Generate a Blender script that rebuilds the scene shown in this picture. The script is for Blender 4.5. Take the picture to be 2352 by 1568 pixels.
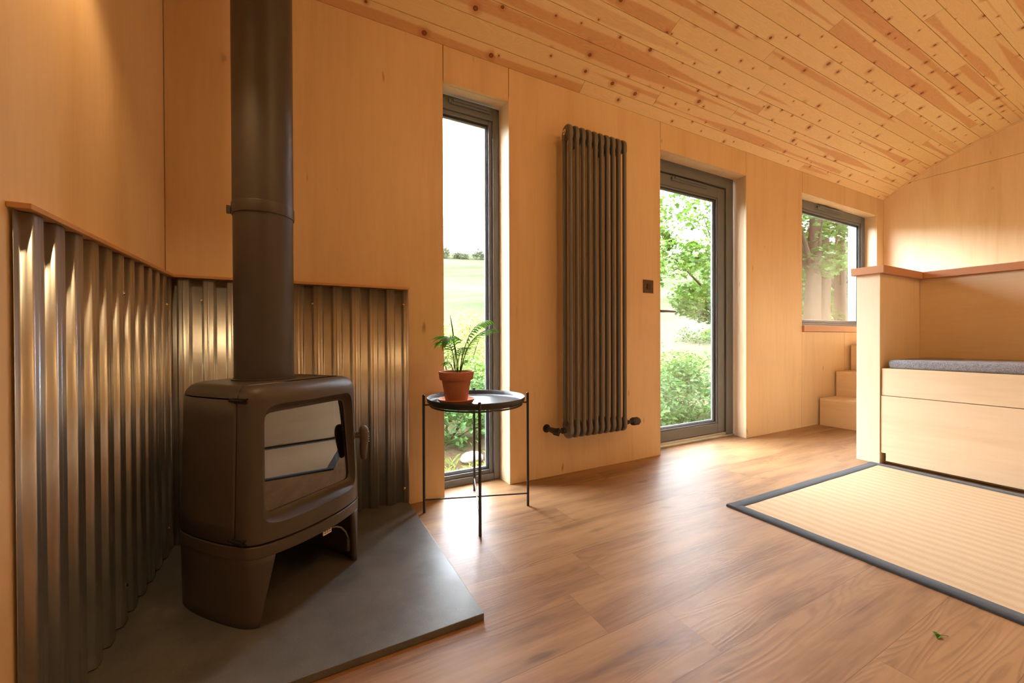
import bpy, bmesh, math, random
from mathutils import Vector, Matrix, noise as mnoise
random.seed(7)
S = bpy.context.scene
for o in list(bpy.data.objects): bpy.data.objects.remove(o)

# ------------------------------------------------------------------ camera, world, lights, exposure
def make_camera():
    f, yaw, pit, rol = 908.29, 0.4821244, 0.00644302, -0.00358937
    s, c = math.sin(yaw), math.cos(yaw)
    F = Vector((s*math.cos(pit), c*math.cos(pit), -math.sin(pit)))
    R0 = Vector((c, -s, 0)); U = R0.cross(F)
    r = R0*math.cos(rol) + U*math.sin(rol); u = -R0*math.sin(rol) + U*math.cos(rol)
    cd = bpy.data.cameras.new('camera'); cam = bpy.data.objects.new('camera', cd)
    S.collection.objects.link(cam)
    m = Matrix((r, u, -F)).transposed().to_4x4(); m.translation = Vector((0, 0, 0.80))
    cam.matrix_world = m
    cd.sensor_fit = 'HORIZONTAL'; cd.sensor_width = 36; cd.lens = f*36/2352
    cd.clip_start = 0.02; cd.clip_end = 600
    S.camera = cam
make_camera()
S.view_settings.view_transform = 'Standard'; S.view_settings.look = 'None'
S.view_settings.gamma = 1; S.view_settings.use_curve_mapping = False
S.view_settings.exposure = 0.40
SKY = 29.0
w = bpy.data.worlds.new('overcast_sky'); S.world = w; w.use_nodes = True
wn = w.node_tree.nodes; wl = w.node_tree.links; wn.clear()
wo = wn.new('ShaderNodeOutputWorld'); bg = wn.new('ShaderNodeBackground')
tc = wn.new('ShaderNodeTexCoord'); mp = wn.new('ShaderNodeMapping'); mp.inputs['Scale'].default_value = (1, 1, 2.5)
nz = wn.new('ShaderNodeTexNoise'); nz.inputs['Scale'].default_value = 2.2; nz.inputs['Detail'].default_value = 3
cr = wn.new('ShaderNodeValToRGB'); cr.color_ramp.elements[0].position = .3; cr.color_ramp.elements[1].position = .75
cr.color_ramp.elements[0].color = (.80, .90, 1, 1); cr.color_ramp.elements[1].color = (.93, .97, 1, 1)
wl.new(tc.outputs['Generated'], mp.inputs[0]); wl.new(mp.outputs[0], nz.inputs[0]); wl.new(nz.outputs[0], cr.inputs[0])
wl.new(cr.outputs[0], bg.inputs[0]); wl.new(bg.outputs[0], wo.inputs[0]); bg.inputs[1].default_value = SKY

def lamp(kind, name, loc, energy, color, rot=(0, 0, 0), **k):
    d = bpy.data.lights.new(name, kind); d.energy = energy; d.color = color
    for a, b in k.items(): setattr(d, a, b)
    o = bpy.data.objects.new(name, d); S.collection.objects.link(o); o.location = loc; o.rotation_euler = rot
    return o
def portal(name, loc, rot, sx, sy):
    o = lamp('AREA', name, loc, 1, (1, 1, 1), rot, shape='RECTANGLE', size=sx, size_y=sy)
    o.data.cycles.is_portal = True
H90 = math.pi/2
# portals in the real openings (they add no light, they only guide sampling of the sky)
portal('portal_light', (.81, 2.12, 1.05), (-H90, 0, 0), .34, 2.0)
portal('portal_light', (2.63, 2.14, 1.05), (-H90, 0, 0), .9, 2.0)
portal('portal_light', (4.65, 2.12, 1.5), (-H90, 0, 0), 1.4, 1.15)
WARM = (1.0, .66, .32)

# ------------------------------------------------------------------ helpers
def tag(o, label=None, cat=None, group=None, kind=None):
    if label: o['label'] = label
    if cat: o['category'] = cat
    if group: o['group'] = group
    if kind: o['kind'] = kind
    return o
def link(name, me, mat=None, parent=None):
    o = bpy.data.objects.new(name, me); S.collection.objects.link(o)
    if mat is not None and not me.materials: me.materials.append(mat)
    if parent is not None: o.parent = parent
    return o
def empty(name, loc=(0, 0, 0), rz=0, **k):
    o = bpy.data.objects.new(name, None); S.collection.objects.link(o)
    o.location = loc; o.rotation_euler = (0, 0, rz); o.empty_display_size = .05
    return tag(o, **k)
class MB:
    def __init__(s): s.v = []; s.f = []; s.uv = []; s.sm = []
    def add(s, vs, fs, smooth=False, uvs=None):
        b = len(s.v); s.v += [tuple(x) for x in vs]
        for i, f in enumerate(fs):
            s.f.append([b+j for j in f]); s.sm.append(smooth); s.uv.append(uvs[i] if uvs else None)
        return s
    def box(s, x0, y0, z0, x1, y1, z1):
        v = [(x, y, z) for x in (x0, x1) for y in (y0, y1) for z in (z0, z1)]
        return s.add(v, [(0, 1, 3, 2), (4, 6, 7, 5), (0, 4, 5, 1), (2, 3, 7, 6), (0, 2, 6, 4), (1, 5, 7, 3)])
    def quadbox(s, p, h0, h1):
        """prism over polygon p (xy list) from h0 to h1"""
        n = len(p); v = [(x, y, h0) for x, y in p] + [(x, y, h1) for x, y in p]
        f = [tuple(range(n))[::-1], tuple(range(n, 2*n))] + [(i, (i+1) % n, n+(i+1) % n, n+i) for i in range(n)]
        return s.add(v, f)
    def tube(s, pts, r, n=12, cap=True, smooth=True):
        P = [Vector(p) for p in pts]; R = r if isinstance(r, (list, tuple)) else [r]*len(P)
        up = None; v = []
        for i, p in enumerate(P):
            t = (P[min(i+1, len(P)-1)]-P[max(i-1, 0)]).normalized()
            if up is None:
                up = t.orthogonal().normalized()
            up = (up-t*up.dot(t)).normalized(); w2 = t.cross(up)
            for k in range(n):
                a = 2*math.pi*k/n; v.append(p+(up*math.cos(a)+w2*math.sin(a))*R[i])
        f = [(i*n+k, i*n+(k+1) % n, (i+1)*n+(k+1) % n, (i+1)*n+k) for i in range(len(P)-1) for k in range(n)]
        s.add(v, f, smooth)
        if cap:
            m = len(P)-1
            s.add(v[:n], [tuple(range(n))[::-1]]); s.add(v[m*n:], [tuple(range(n))])
        return s
    def cyl(s, a, b, r, n=24, r2=None): return s.tube([a, b], [r, r if r2 is None else r2], n)
    def lathe(s, prof, c=(0, 0, 0), n=48, smooth=True):
        v = [(c[0]+r*math.cos(2*math.pi*k/n), c[1]+r*math.sin(2*math.pi*k/n), c[2]+z) for r, z in prof for k in range(n)]
        f = [(i*n+k, i*n+(k+1) % n, (i+1)*n+(k+1) % n, (i+1)*n+k) for i in range(len(prof)-1) for k in range(n)]
        return s.add(v, f, smooth)
    def build(s, name, mat=None, parent=None, bevel=0, seg=2, merge=False, solid=0, auto=None, outfrom=None):
        me = bpy.data.meshes.new(name); me.from_pydata(s.v, [], s.f)
        if any(u is not None for u in s.uv):
            L = me.uv_layers.new(name='UVMap'); k = 0
            for fi, f in enumerate(s.f):
                for j in range(len(f)):
                    L.data[k].uv = s.uv[fi][j] if s.uv[fi] is not None else (0, 0); k += 1
        me.polygons.foreach_set('use_smooth', s.sm); me.validate()
        bm = bmesh.new(); bm.from_mesh(me)
        if merge: bmesh.ops.remove_doubles(bm, verts=bm.verts, dist=1e-5)
        if not any(u is not None for u in s.uv) or merge: bmesh.ops.recalc_face_normals(bm, faces=bm.faces)
        if outfrom is not None:
            c = Vector(outfrom); t_ = sum((f.calc_center_median()-c).dot(f.normal)*f.calc_area() for f in bm.faces)
            if t_ < 0: bmesh.ops.reverse_faces(bm, faces=bm.faces)
        bm.to_mesh(me); bm.free(); me.update()
        if auto is not None: me.set_sharp_from_angle(angle=math.radians(auto))
        o = link(name, me, mat, parent)
        if solid:
            m = o.modifiers.new('solid', 'SOLIDIFY'); m.thickness = solid; m.offset = -1
        if bevel:
            m = o.modifiers.new('bevel', 'BEVEL'); m.width = bevel; m.segments = seg; m.limit_method = 'ANGLE'; m.angle_limit = math.radians(40)
            m.harden_normals = False
        return o
def box(name, b, mat, parent=None, bevel=0.0015, **k): return MB().box(*b).build(name, mat, parent, bevel=bevel)

# ------------------------------------------------------------------ materials
def srgb(r, g, b):
    f = lambda c: c/12.92 if c <= .04045 else ((c+.055)/1.055)**2.4
    return (f(r/255), f(g/255), f(b/255), 1)
class NT:
    def __init__(s, name):
        s.m = bpy.data.materials.new(name); s.m.use_nodes = True; s.t = s.m.node_tree; s.n = s.t.nodes
        s.p = s.n['Principled BSDF']; s.out = s.n['Material Output']
    def nd(s, typ, ins=None, **k):
        x = s.n.new('ShaderNode'+typ)
        for a, b in k.items(): setattr(x, a, b)
        for a, b in (ins or {}).items():
            if isinstance(b, bpy.types.NodeSocket): s.t.links.new(b, x.inputs[a])
            else: x.inputs[a].default_value = b
        return x
    def math(s, op, a, b=0.0, c=None):
        i = {0: a, 1: b}
        if c is not None: i[2] = c
        return s.nd('Math', i, operation=op).outputs[0]
    def mix(s, f, a, b, bt='MIX'):
        x = s.n.new('ShaderNodeMix'); x.data_type = 'RGBA'; x.blend_type = bt
        for i, v in ((0, f), (6, a), (7, b)):
            if isinstance(v, bpy.types.NodeSocket): s.t.links.new(v, x.inputs[i])
            else: x.inputs[i].default_value = v
        return x.outputs[2]
    def ramp(s, f, *st):
        x = s.nd('ValToRGB', {0: f}); e = x.color_ramp.elements
        while len(e) < len(st): e.new(.5)
        for el, (p, c) in zip(e, st): el.position = p; el.color = c if len(c) == 4 else (*c, 1)
        return x.outputs[0]
    def sstep(s, v, a, b):
        x = s.nd('MapRange', {0: v, 1: a, 2: b}, interpolation_type='SMOOTHSTEP'); return x.outputs[0]
    def noise(s, vec, scale, detail=3, rough=.5, dist=0, out=0):
        return s.nd('TexNoise', {'Vector': vec, 'Scale': scale, 'Detail': detail, 'Roughness': rough, 'Distortion': dist}).outputs[out]
    def mapv(s, vec, scale=(1, 1, 1), loc=(0, 0, 0), rot=(0, 0, 0)):
        return s.nd('Mapping', {'Vector': vec, 'Scale': scale, 'Location': loc, 'Rotation': rot}).outputs[0]
    def obj(s): return s.nd('TexCoord').outputs['Object']
    def bump(s, h, strength=.3, dist=.002):
        b = s.nd('Bump', {'Height': h, 'Strength': strength, 'Distance': dist}).outputs[0]; s.t.links.new(b, s.p.inputs['Normal']); return b
    def set(s, **k):
        nm = dict(color='Base Color', rough='Roughness', metal='Metallic', spec='Specular IOR Level', coat='Coat Weight', coatr='Coat Roughness', sheen='Sheen Weight', trans='Transmission Weight', ior='IOR', sub='Subsurface Weight')
        for a, b in k.items():
            i = s.p.inputs[nm[a]]
            if isinstance(b, bpy.types.NodeSocket): s.t.links.new(b, i)
            else: i.default_value = b
        return s

def m_ply(name, axis='z', base=(236, 192, 134), seed=0.0, rough=.42):
    N = NT(name); o = N.obj()
    sc = {'z': (1, 1, .09), 'y': (1, .09, 1), 'x': (.09, 1, 1)}[axis]
    v = N.mapv(o, sc, (seed, seed*1.7, seed*.6))
    g1 = N.noise(v, 9, 4, .55, .6); g2 = N.noise(v, 60, 3, .6); big = N.noise(N.mapv(o, (1, 1, .5), (seed, 3, 1)), 1.6, 2)
    b = srgb(*base); d = tuple(x*y for x, y in zip(b[:3], (.86, .78, .68))) + (1,); l = tuple(min(1, x*y) for x, y in zip(b[:3], (1.06, 1.05, 1.05))) + (1,)
    c = N.ramp(g1, (.25, d), (.5, b), (.8, l))
    c = N.mix(.22, c, N.ramp(g2, (.35, d), (.6, l)))
    c = N.mix(.35, c, N.ramp(big, (.3, d), (.7, l)))
    fl = N.noise(N.mapv(o, tuple(x*(3 if x < 1 else 1) for x in sc), (seed+5, 2, 4)), 22, 1, .5)
    c = N.mix(N.math('MULTIPLY', N.sstep(fl, .76, .84), .55), c, srgb(120, 70, 35))
    N.set(color=c, rough=rough, spec=.35); N.bump(g2, .06, .001); return N.m

def plank_nodes(N, u, v, wid, length):
    """returns plank row, plank id random, seams distance, local v"""
    row = N.math('FLOOR', N.math('DIVIDE', v, wid))
    lv = N.math('SUBTRACT', N.math('DIVIDE', v, wid), row)
    rr = N.nd('TexWhiteNoise', {'W': row}, noise_dimensions='1D').outputs[0]
    uu = N.math('ADD', N.math('DIVIDE', u, length), N.math('MULTIPLY', rr, 7.31))
    col = N.math('FLOOR', uu); lu = N.math('SUBTRACT', uu, col)
    cv = N.nd('CombineXYZ', {0: row, 1: col}).outputs[0]
    rnd = N.nd('TexWhiteNoise', {'Vector': cv}, noise_dimensions='3D')
    return row, lv, lu, rnd.outputs[0], rnd.outputs[1]

def m_pine():
    N = NT('knotty_pine_boards'); uv = N.nd('TexCoord').outputs['UV']; sx = N.nd('SeparateXYZ', {0: uv})
    u, v = sx.outputs[0], sx.outputs[1]; W = .0895
    row, lv, lu, rnd, rc = plank_nodes(N, u, v, W, 2.4)
    off = N.math('MULTIPLY', rnd, 37.0)
    cent = N.math('MULTIPLY_ADD', rnd, .5, -.25)
    dv = N.math('ABSOLUTE', N.math('SUBTRACT', N.math('SUBTRACT', lv, .5), cent))
    # grain
    gv = N.nd('CombineXYZ', {0: N.math('MULTIPLY', u, 1.1), 1: N.math('MULTIPLY', v, 16), 2: off}).outputs[0]
    wob = N.noise(gv, 1.3, 3, .5, .4)
    ring = N.nd('TexWave', {'Vector': N.nd('CombineXYZ', {0: N.math('MULTIPLY', u, .35), 1: N.math('ADD', N.math('MULTIPLY', v, 26), N.math('MULTIPLY', wob, 7.0)), 2: off}).outputs[0], 'Scale': 1.0, 'Distortion': 1.2, 'Detail': 2, 'Detail Scale': 2}, bands_direction='Y').outputs['Fac']
    # heartwood zone, tapering along the board
    hz = N.math('ADD', N.noise(N.nd('CombineXYZ', {0: N.math('MULTIPLY', u, .55), 1: off, 2: 0.0}).outputs[0], 1.0, 1), N.math('MULTIPLY', N.noise(N.nd('CombineXYZ', {0: N.math('MULTIPLY', u, 3.0), 1: N.math('MULTIPLY', v, 30), 2: off}).outputs[0], 1.0, 2), .06))
    hw = N.math('SUBTRACT', N.math('MULTIPLY', N.math('SUBTRACT', hz, .47), 2.0), dv)
    hm = N.math('MULTIPLY', N.sstep(hw, -.07, .05), N.sstep(N.math('FRACT', N.math('MULTIPLY', rnd, 13.7)), .22, .4))
    sap = N.ramp(rnd, (0, srgb(238, 206, 152)), (.5, srgb(242, 216, 166)), (1, srgb(232, 198, 144)))
    c = N.mix(N.math('MULTIPLY', ring, .22), sap, srgb(214, 166, 112))
    hc = N.mix(N.math('MULTIPLY', ring, .5), srgb(216, 158, 106), srgb(198, 134, 84))
    c = N.mix(N.math('MULTIPLY', hm, .72), c, hc)
    # knots
    kv = N.nd('CombineXYZ', {0: N.math('ADD', N.math('MULTIPLY', u, 5.6), off), 1: N.math('ADD', N.math('MULTIPLY', lv, .8), N.math('MULTIPLY', row, 5.3)), 2: 0.0}).outputs[0]
    vo = N.nd('TexVoronoi', {'Vector': kv, 'Scale': 1.0, 'Randomness': .95}, voronoi_dimensions='2D')
    pos = N.nd('VectorMath', {0: kv, 1: vo.outputs['Position']}, operation='SUBTRACT').outputs[0]
    ps = N.nd('SeparateXYZ', {0: pos})
    kx = N.math('DIVIDE', ps.outputs[0], 5.6); ky = N.math('MULTIPLY', ps.outputs[1], W/.8)
    rk = N.nd('SeparateColor', {0: vo.outputs['Color']})
    ksz = N.math('MULTIPLY_ADD', N.math('POWER', rk.outputs[0], 1.7), .0085, .0040)
    kd = N.math('SQRT', N.math('ADD', N.math('POWER', N.math('MULTIPLY', kx, .9), 2), N.math('POWER', N.math('MULTIPLY', ky, 1.05), 2)))
    kr = N.math('DIVIDE', kd, ksz)
    have = N.math('LESS_THAN', rk.outputs[1], .66)
    halo = N.math('MULTIPLY', N.math('SUBTRACT', 1, N.sstep(kr, .9, 3.6)), N.math('MULTIPLY', have, .55))
    c = N.mix(halo, c, srgb(190, 118, 62))
    core = N.math('MULTIPLY', N.math('SUBTRACT', 1, N.sstep(kr, .75, 1.15)), have)
    c = N.mix(N.math('MULTIPLY', core, .92), c, N.mix(N.sstep(kr, .2, 1.0), srgb(150, 78, 42), srgb(82, 38, 22)))
    # butt joints between board ends
    bj = N.math('LESS_THAN', lu, .0008)
    c = N.mix(N.math('MULTIPLY', bj, .8), c, srgb(90, 50, 25))
    N.set(color=c, rough=.5, spec=.3); N.bump(ring, .05, .001); return N.m

def m_floor():
    N = NT('walnut_brown_vinyl_planks'); o = N.obj(); sx = N.nd('SeparateXYZ', {0: o}); u, v = sx.outputs[0], sx.outputs[1]
    W = .187
    row, lv, lu, rnd, rc = plank_nodes(N, u, N.math('ADD', v, 10.02), W, 1.22)
    off = N.math('MULTIPLY', rnd, 31.0)
    gv = N.nd('CombineXYZ', {0: N.math('MULTIPLY', u, .8), 1: N.math('MULTIPLY', v, 7.5), 2: off}).outputs[0]
    wob = N.noise(gv, 1.2, 2, .45, .15)
    ring = N.math('MULTIPLY_ADD', N.math('SINE', N.math('MULTIPLY', wob, 135.0)), .5, .5)
    zone = N.sstep(N.noise(N.nd('CombineXYZ', {0: N.math('MULTIPLY', u, 1.0), 1: N.math('MULTIPLY', v, 4), 2: off}).outputs[0], 1.3, 2), .40, .62)
    fib = N.noise(N.nd('CombineXYZ', {0: N.math('MULTIPLY', u, 3), 1: N.math('MULTIPLY', v, 110), 2: off}).outputs[0], 1.0, 4, .65)
    cloud = N.noise(N.nd('CombineXYZ', {0: N.math('MULTIPLY', u, 1.1), 1: N.math('MULTIPLY', v, 7.5), 2: off}).outputs[0], 1.5, 4, .6)
    c = N.ramp(cloud, (.26, srgb(104, 76, 54)), (.40, srgb(138, 103, 72)), (.54, srgb(160, 122, 84)), (.72, srgb(176, 138, 98)))
    c = N.mix(N.math('MULTIPLY', N.math('MULTIPLY', N.sstep(ring, .45, 1.0), zone), .42), c, srgb(104, 74, 52))
    c = N.mix(N.math('MULTIPLY', N.sstep(fib, .35, .8), .30), c, srgb(190, 152, 110))
    kn = N.noise(N.nd('CombineXYZ', {0: N.math('MULTIPLY', u, 3.2), 1: N.math('MULTIPLY', v, 9), 2: off}).outputs[0], 1.6, 1)
    c = N.mix(N.math('MULTIPLY', N.sstep(kn, .68, .80), .5), c, srgb(84, 60, 44))
    c = N.mix(N.math('MULTIPLY', rnd, .22), c, srgb(150, 108, 70))
    e = N.math('MINIMUM', N.math('MULTIPLY', lv, W), N.math('MULTIPLY', N.math('SUBTRACT', 1, lv), W))
    e2 = N.math('MULTIPLY', lu, 1.22)
    seam = N.math('MAXIMUM', N.math('LESS_THAN', e, .0008), N.math('LESS_THAN', e2, .0012))
    c = N.mix(N.math('MULTIPLY', seam, .5), c, srgb(88, 54, 36))
    rr = N.math('MULTIPLY_ADD', fib, .18, .34)
    N.set(color=c, rough=rr, spec=.42)
    N.bump(N.math('SUBTRACT', N.math('ADD', N.math('MULTIPLY', fib, .7), N.math('MULTIPLY', ring, .5)), N.math('MULTIPLY', seam, 2.0)), .22, .0012); return N.m

def m_plain(name, col, rough=.5, metal=0, spec=.5, noise=0, nscale=300, bump=0, coat=0):
    N = NT(name); c = srgb(*col)
    n = N.noise(N.obj(), nscale, 3)
    if noise: c = N.mix(n, tuple(x*(1-noise) for x in c[:3])+(1,), tuple(min(1, x*(1+noise)) for x in c[:3])+(1,))
    N.set(color=c, rough=rough, metal=metal, spec=spec, coat=coat)
    if bump: N.bump(n, bump, .001)
    return N.m
def m_steel():
    N = NT('galvanised_steel'); o = N.obj()
    sp = N.nd('TexVoronoi', {'Vector': N.mapv(o, (1, 1, .7)), 'Scale': 70}).outputs['Color']
    n = N.noise(N.mapv(o, (1, 1, .15)), 12, 4, .6)
    c = N.mix(.05, N.ramp(n, (.3, srgb(188, 190, 192)), (.7, srgb(220, 222, 224))), N.ramp(N.nd('SeparateColor', {0: sp}).outputs[0], (0, srgb(150, 146, 140)), (1, srgb(205, 200, 192))))
    r = N.math('MULTIPLY_ADD', n, .10, .31)
    N.set(color=c, rough=r, metal=.92); N.bump(N.noise(N.mapv(o, (1, 1, .12)), 55, 2), .05, .002); return N.m
def m_slate():
    N = NT('honed_slate'); o = N.obj()
    n = N.noise(o, 9, 5, .6); f = N.noise(o, 420, 2, .6)
    c = N.ramp(n, (.3, srgb(84, 84, 84)), (.6, srgb(104, 104, 102)), (.8, srgb(120, 116, 108)))
    c = N.mix(N.math('MULTIPLY', N.sstep(f, .60, .74), .35), c, srgb(176, 166, 148))
    N.set(color=c, rough=N.math('MULTIPLY_ADD', n, .18, .30), spec=.6); N.bump(f, .12, .0006); return N.m
def m_rug():
    N = NT('woven_sisal'); o = N.obj(); sx = N.nd('SeparateXYZ', {0: o}); u, v = sx.outputs[0], sx.outputs[1]
    st = N.math('MULTIPLY_ADD', N.math('SINE', N.math('ADD', N.math('MULTIPLY', u, 2*math.pi/.058), N.math('MULTIPLY', N.noise(o, 7, 3), 4.0))), .5, .5)
    wv = N.nd('TexWave', {'Vector': N.mapv(o, (1, 1, 1), rot=(0, 0, .9)), 'Scale': 90, 'Distortion': 1.5, 'Detail': 1}).outputs['Fac']
    w2 = N.nd('TexWave', {'Vector': N.mapv(o, (1, 1, 1), rot=(0, 0, -.9)), 'Scale': 90, 'Distortion': 1.5, 'Detail': 1}).outputs['Fac']
    f = N.noise(o, 260, 3, .6)
    k = N.math('MULTIPLY', wv, w2)
    c = N.mix(N.math('MULTIPLY', st, .75), srgb(200, 172, 138), srgb(222, 198, 166))
    c = N.mix(N.math('MULTIPLY', N.math('SUBTRACT', 1, k), .30), c, srgb(190, 154, 112))
    c = N.mix(N.math('MULTIPLY', f, .30), c, srgb(232, 210, 176))
    N.set(color=c, rough=.9, spec=.15); N.bump(N.math('ADD', N.math('MULTIPLY', k, .6), N.math('ADD', N.math('MULTIPLY', f, .4), N.math('MULTIPLY', st, .25))), .6, .003); return N.m
def m_felt(name, a, b, sc=700):
    N = NT(name); o = N.obj(); n = N.noise(o, sc, 3, .7); n2 = N.noise(o, 40, 2)
    N.set(color=N.mix(N.math('MULTIPLY', N.sstep(n2, .3, .7), .25), N.ramp(n, (.35, srgb(*a)), (.65, srgb(*b))), srgb(*b)), rough=.95, spec=.1, sheen=.2); N.bump(n, .5, .002); return N.m
def m_glass(name='pane_glass', tint=(1, 1, 1, 1), base=.045):
    m = bpy.data.materials.new(name); m.use_nodes = True; t = m.node_tree; t.nodes.clear()
    o = t.nodes.new('ShaderNodeOutputMaterial'); mx = t.nodes.new('ShaderNodeMixShader'); tr = t.nodes.new('ShaderNodeBsdfTransparent'); gl = t.nodes.new('ShaderNodeBsdfGlossy')
    lw = t.nodes.new('ShaderNodeLayerWeight'); lw.inputs[0].default_value = .5
    pw = t.nodes.new('ShaderNodeMath'); pw.operation = 'POWER'; pw.inputs[1].default_value = 5.0
    ma = t.nodes.new('ShaderNodeMath'); ma.operation = 'MULTIPLY_ADD'; ma.inputs[1].default_value = .9; ma.inputs[2].default_value = base
    t.links.new(lw.outputs['Facing'], pw.inputs[0]); t.links.new(pw.outputs[0], ma.inputs[0]); t.links.new(ma.outputs[0], mx.inputs[0])
    tr.inputs[0].default_value = tint; gl.inputs['Roughness'].default_value = 0.0
    t.links.new(tr.outputs[0], mx.inputs[1]); t.links.new(gl.outputs[0], mx.inputs[2]); t.links.new(mx.outputs[0], o.inputs[0]); return m
def m_leaf(name, c1, c2, sc=3.0, trans=.35, spec=.12):
    m = bpy.data.materials.new(name); m.use_nodes = True; N = NT.__new__(NT); N.m = m; N.t = m.node_tree; N.n = N.t.nodes; N.p = N.n['Principled BSDF']; N.out = N.n['Material Output']
    n = N.noise(N.obj(), sc, 3, .6); c = N.ramp(n, (.35, srgb(*c1)), (.65, srgb(*c2)))
    N.set(color=c, rough=.6, spec=spec)
    tl = N.nd('BsdfTranslucent', {0: c}); mx = N.nd('MixShader', {0: trans, 1: N.p.outputs[0], 2: tl.outputs[0]})
    N.t.links.new(mx.outputs[0], N.out.inputs[0]); return m
def m_emit(name, col, st):
    N = NT(name); N.p.inputs['Emission Color'].default_value = (*col, 1); N.p.inputs['Emission Strength'].default_value = st
    N.set(color=(.8, .7, .5, 1)); return N.m

PLY = m_ply('birch_plywood', 'z', (232, 202, 160), 0); PLY2 = m_ply('birch_plywood_pale', 'z', (238, 210, 172), 3.3)
PLYH = m_ply('birch_plywood_horizontal_grain', 'y', (240, 216, 182), 5.1); PLYX = m_ply('birch_plywood_lengthwise_grain', 'x', (238, 210, 172), 8.1)
PINE = m_pine(); FLOOR = m_floor(); STEEL = m_steel(); SLATE = m_slate(); RUG = m_rug()
def m_fir(name, ax):
    N = NT(name); o = N.obj(); sc = {'x': (.15, 1, 1), 'y': (1, .15, 1)}[ax]
    v = N.mapv(o, sc); g = N.nd('TexWave', {'Vector': N.mapv(o, tuple(.03 if q < 1 else 1 for q in sc)), 'Scale': 45, 'Distortion': 5, 'Detail': 2, 'Detail Scale': .6}, bands_direction='Z').outputs['Fac']
    c = N.mix(N.noise(v, 6, 3), srgb(206, 148, 108), srgb(222, 168, 126)); c = N.mix(N.math('MULTIPLY', g, .4), c, srgb(182, 120, 82))
    N.set(color=c, rough=.45); return N.m
FIRX = m_fir('oiled_fir_x', 'x'); FIRY = m_fir('oiled_fir_y', 'y')
GAP = m_plain('shadow_gap_brown', (38, 24, 15), .9, 0, .1)
IRON = m_plain('matt_black_cast_iron', (78, 70, 64), .44, 0, .5, .12, 900, .12)
FLUE = m_plain('matt_black_flue_steel', (64, 58, 54), .42, 0, .5, .08, 500, .03)
DARK = m_plain('dull_black', (22, 20, 18), .85)
FRAME = m_plain('grey_brown_window_frame', (110, 114, 118), .42, 0, .5, .04, 400, .03)
FRAMEB = m_plain('frame_gasket_black', (28, 27, 27), .6)
FRAMEO = m_plain('aluminium_spacer', (150, 165, 180), .3, .6)
RADM = m_plain('anthracite_radiator_paint', (112, 107, 104), .38, 0, .5, .03, 600, .02)
BLK = m_plain('black_powder_coated_steel', (50, 50, 52), .38, 0, .5, .05, 500, .04)
BRASS = m_plain('brass', (214, 176, 110), .25, 1); CHROME = m_plain('chrome', (220, 215, 208), .15, 1)
VALVE = m_plain('black_valve_plastic', (48, 42, 38), .45)
TERRA = m_plain('terracotta', (184, 118, 92), .8, 0, .2, .14, 60, .15); SAUC = m_plain('terracotta_saucer', (204, 134, 100), .7, 0, .25, .08, 80, .1)
SOIL = m_plain('potting_soil', (70, 50, 36), .95, 0, .1, .4, 200, .8)
STONEW = m_plain('pale_stone', (150, 142, 130), .7); TAGW = m_plain('white_tag', (225, 215, 200), .6)
GLASS = m_glass(); STOVEGLASS = m_glass('stove_glass', (.55, .5, .45, 1), .17)
CUSH = m_felt('grey_marl_wool', (84, 82, 86), (166, 162, 166), 260); BORD = m_felt('charcoal_cotton_binding', (60, 64, 68), (88, 92, 96), 900)

# ------------------------------------------------------------------ dimensions of the room (metres)
XL, XR, YW, YF = -.465, 5.533, 1.926, -.834
CY, CZ, CR = .546, .414, 2.3187       # centre and radius of the vault
WT = .12                              # depth of the reveals
def zc(y): return CZ+math.sqrt(CR*CR-(y-CY)**2)

# floor
f = MB().box(XL-.1, YF-.1, -.05, XR+.1, YW+.0, 0); f.box(.59, YW, -.05, .992, YW+.155, 0).box(2.09, YW, -.05, 3.15, YW+.135, 0)
tag(f.build('floor', FLOOR), kind='structure')

# window wall: plywood sheets with fine open joints in front of a dark lining
mb = MB(); J = .0018
Zt = zc(YW)
def sheet(x0, x1, z0, z1): mb.box(x0+J, YW, z0+.001, x1-J, YW+.018, z1-.001)
sheet(XL, .622, 0, Zt); sheet(.622, .992, 2.094, Zt); sheet(.992, 2.155, 0, Zt); sheet(2.155, 3.113, 2.09, Zt); sheet(3.113, 3.927, 0, Zt)
sheet(3.927, 4.684, 2.092, Zt); sheet(4.684, 5.378, 2.092, Zt); sheet(5.378, XR, 0, Zt); sheet(3.927, 4.69, 0, .855); sheet(4.69, 5.378, 0, .855)
tag(mb.build('wall_back', PLY), kind='structure')
# reveal linings (jambs and heads) of the three openings
mb = MB()
for x0, x1, z0, z1, dp, sl, sr in ((.622, .992, 0, 2.094, .112, -.028, -.004), (2.155, 3.113, 0, 2.09, .125, -.056, .03), (3.927, 5.378, .911, 2.092, .12, 0, .03)):
    ya, yb_ = YW+.0005, YW+dp+.06; kk = (dp+.06)/dp; zt_ = z1+.016*kk
    mb.quadbox([(x0-.018+min(sl*kk, 0)-.01, yb_), (x0-.018, YW+.0195), (x0-.001, YW+.0195), (x0-.001+sl*kk, yb_)], z0, z1+.03)
    mb.quadbox([(x1+.0005, ya), (x1+.016, ya), (x1+.02+sr*kk, yb_), (x1+.0005+sr*kk, yb_)], z0, z1+.03)
    p = [(ya+.018, z1), (yb_, zt_), (yb_, zt_+.02), (ya+.018, z1+.02)]; k = 4
    v = [(x0-.06, a, b) for a, b in p]+[(x1+.03, a, b) for a, b in p]
    mb.add(v, [(0, 1, 2, 3), (7, 6, 5, 4)]+[(q, (q+1) % 4, 4+(q+1) % 4, 4+q) for q in range(4)])
tag(mb.build('trim_1', PLY2), kind='structure')
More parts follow.
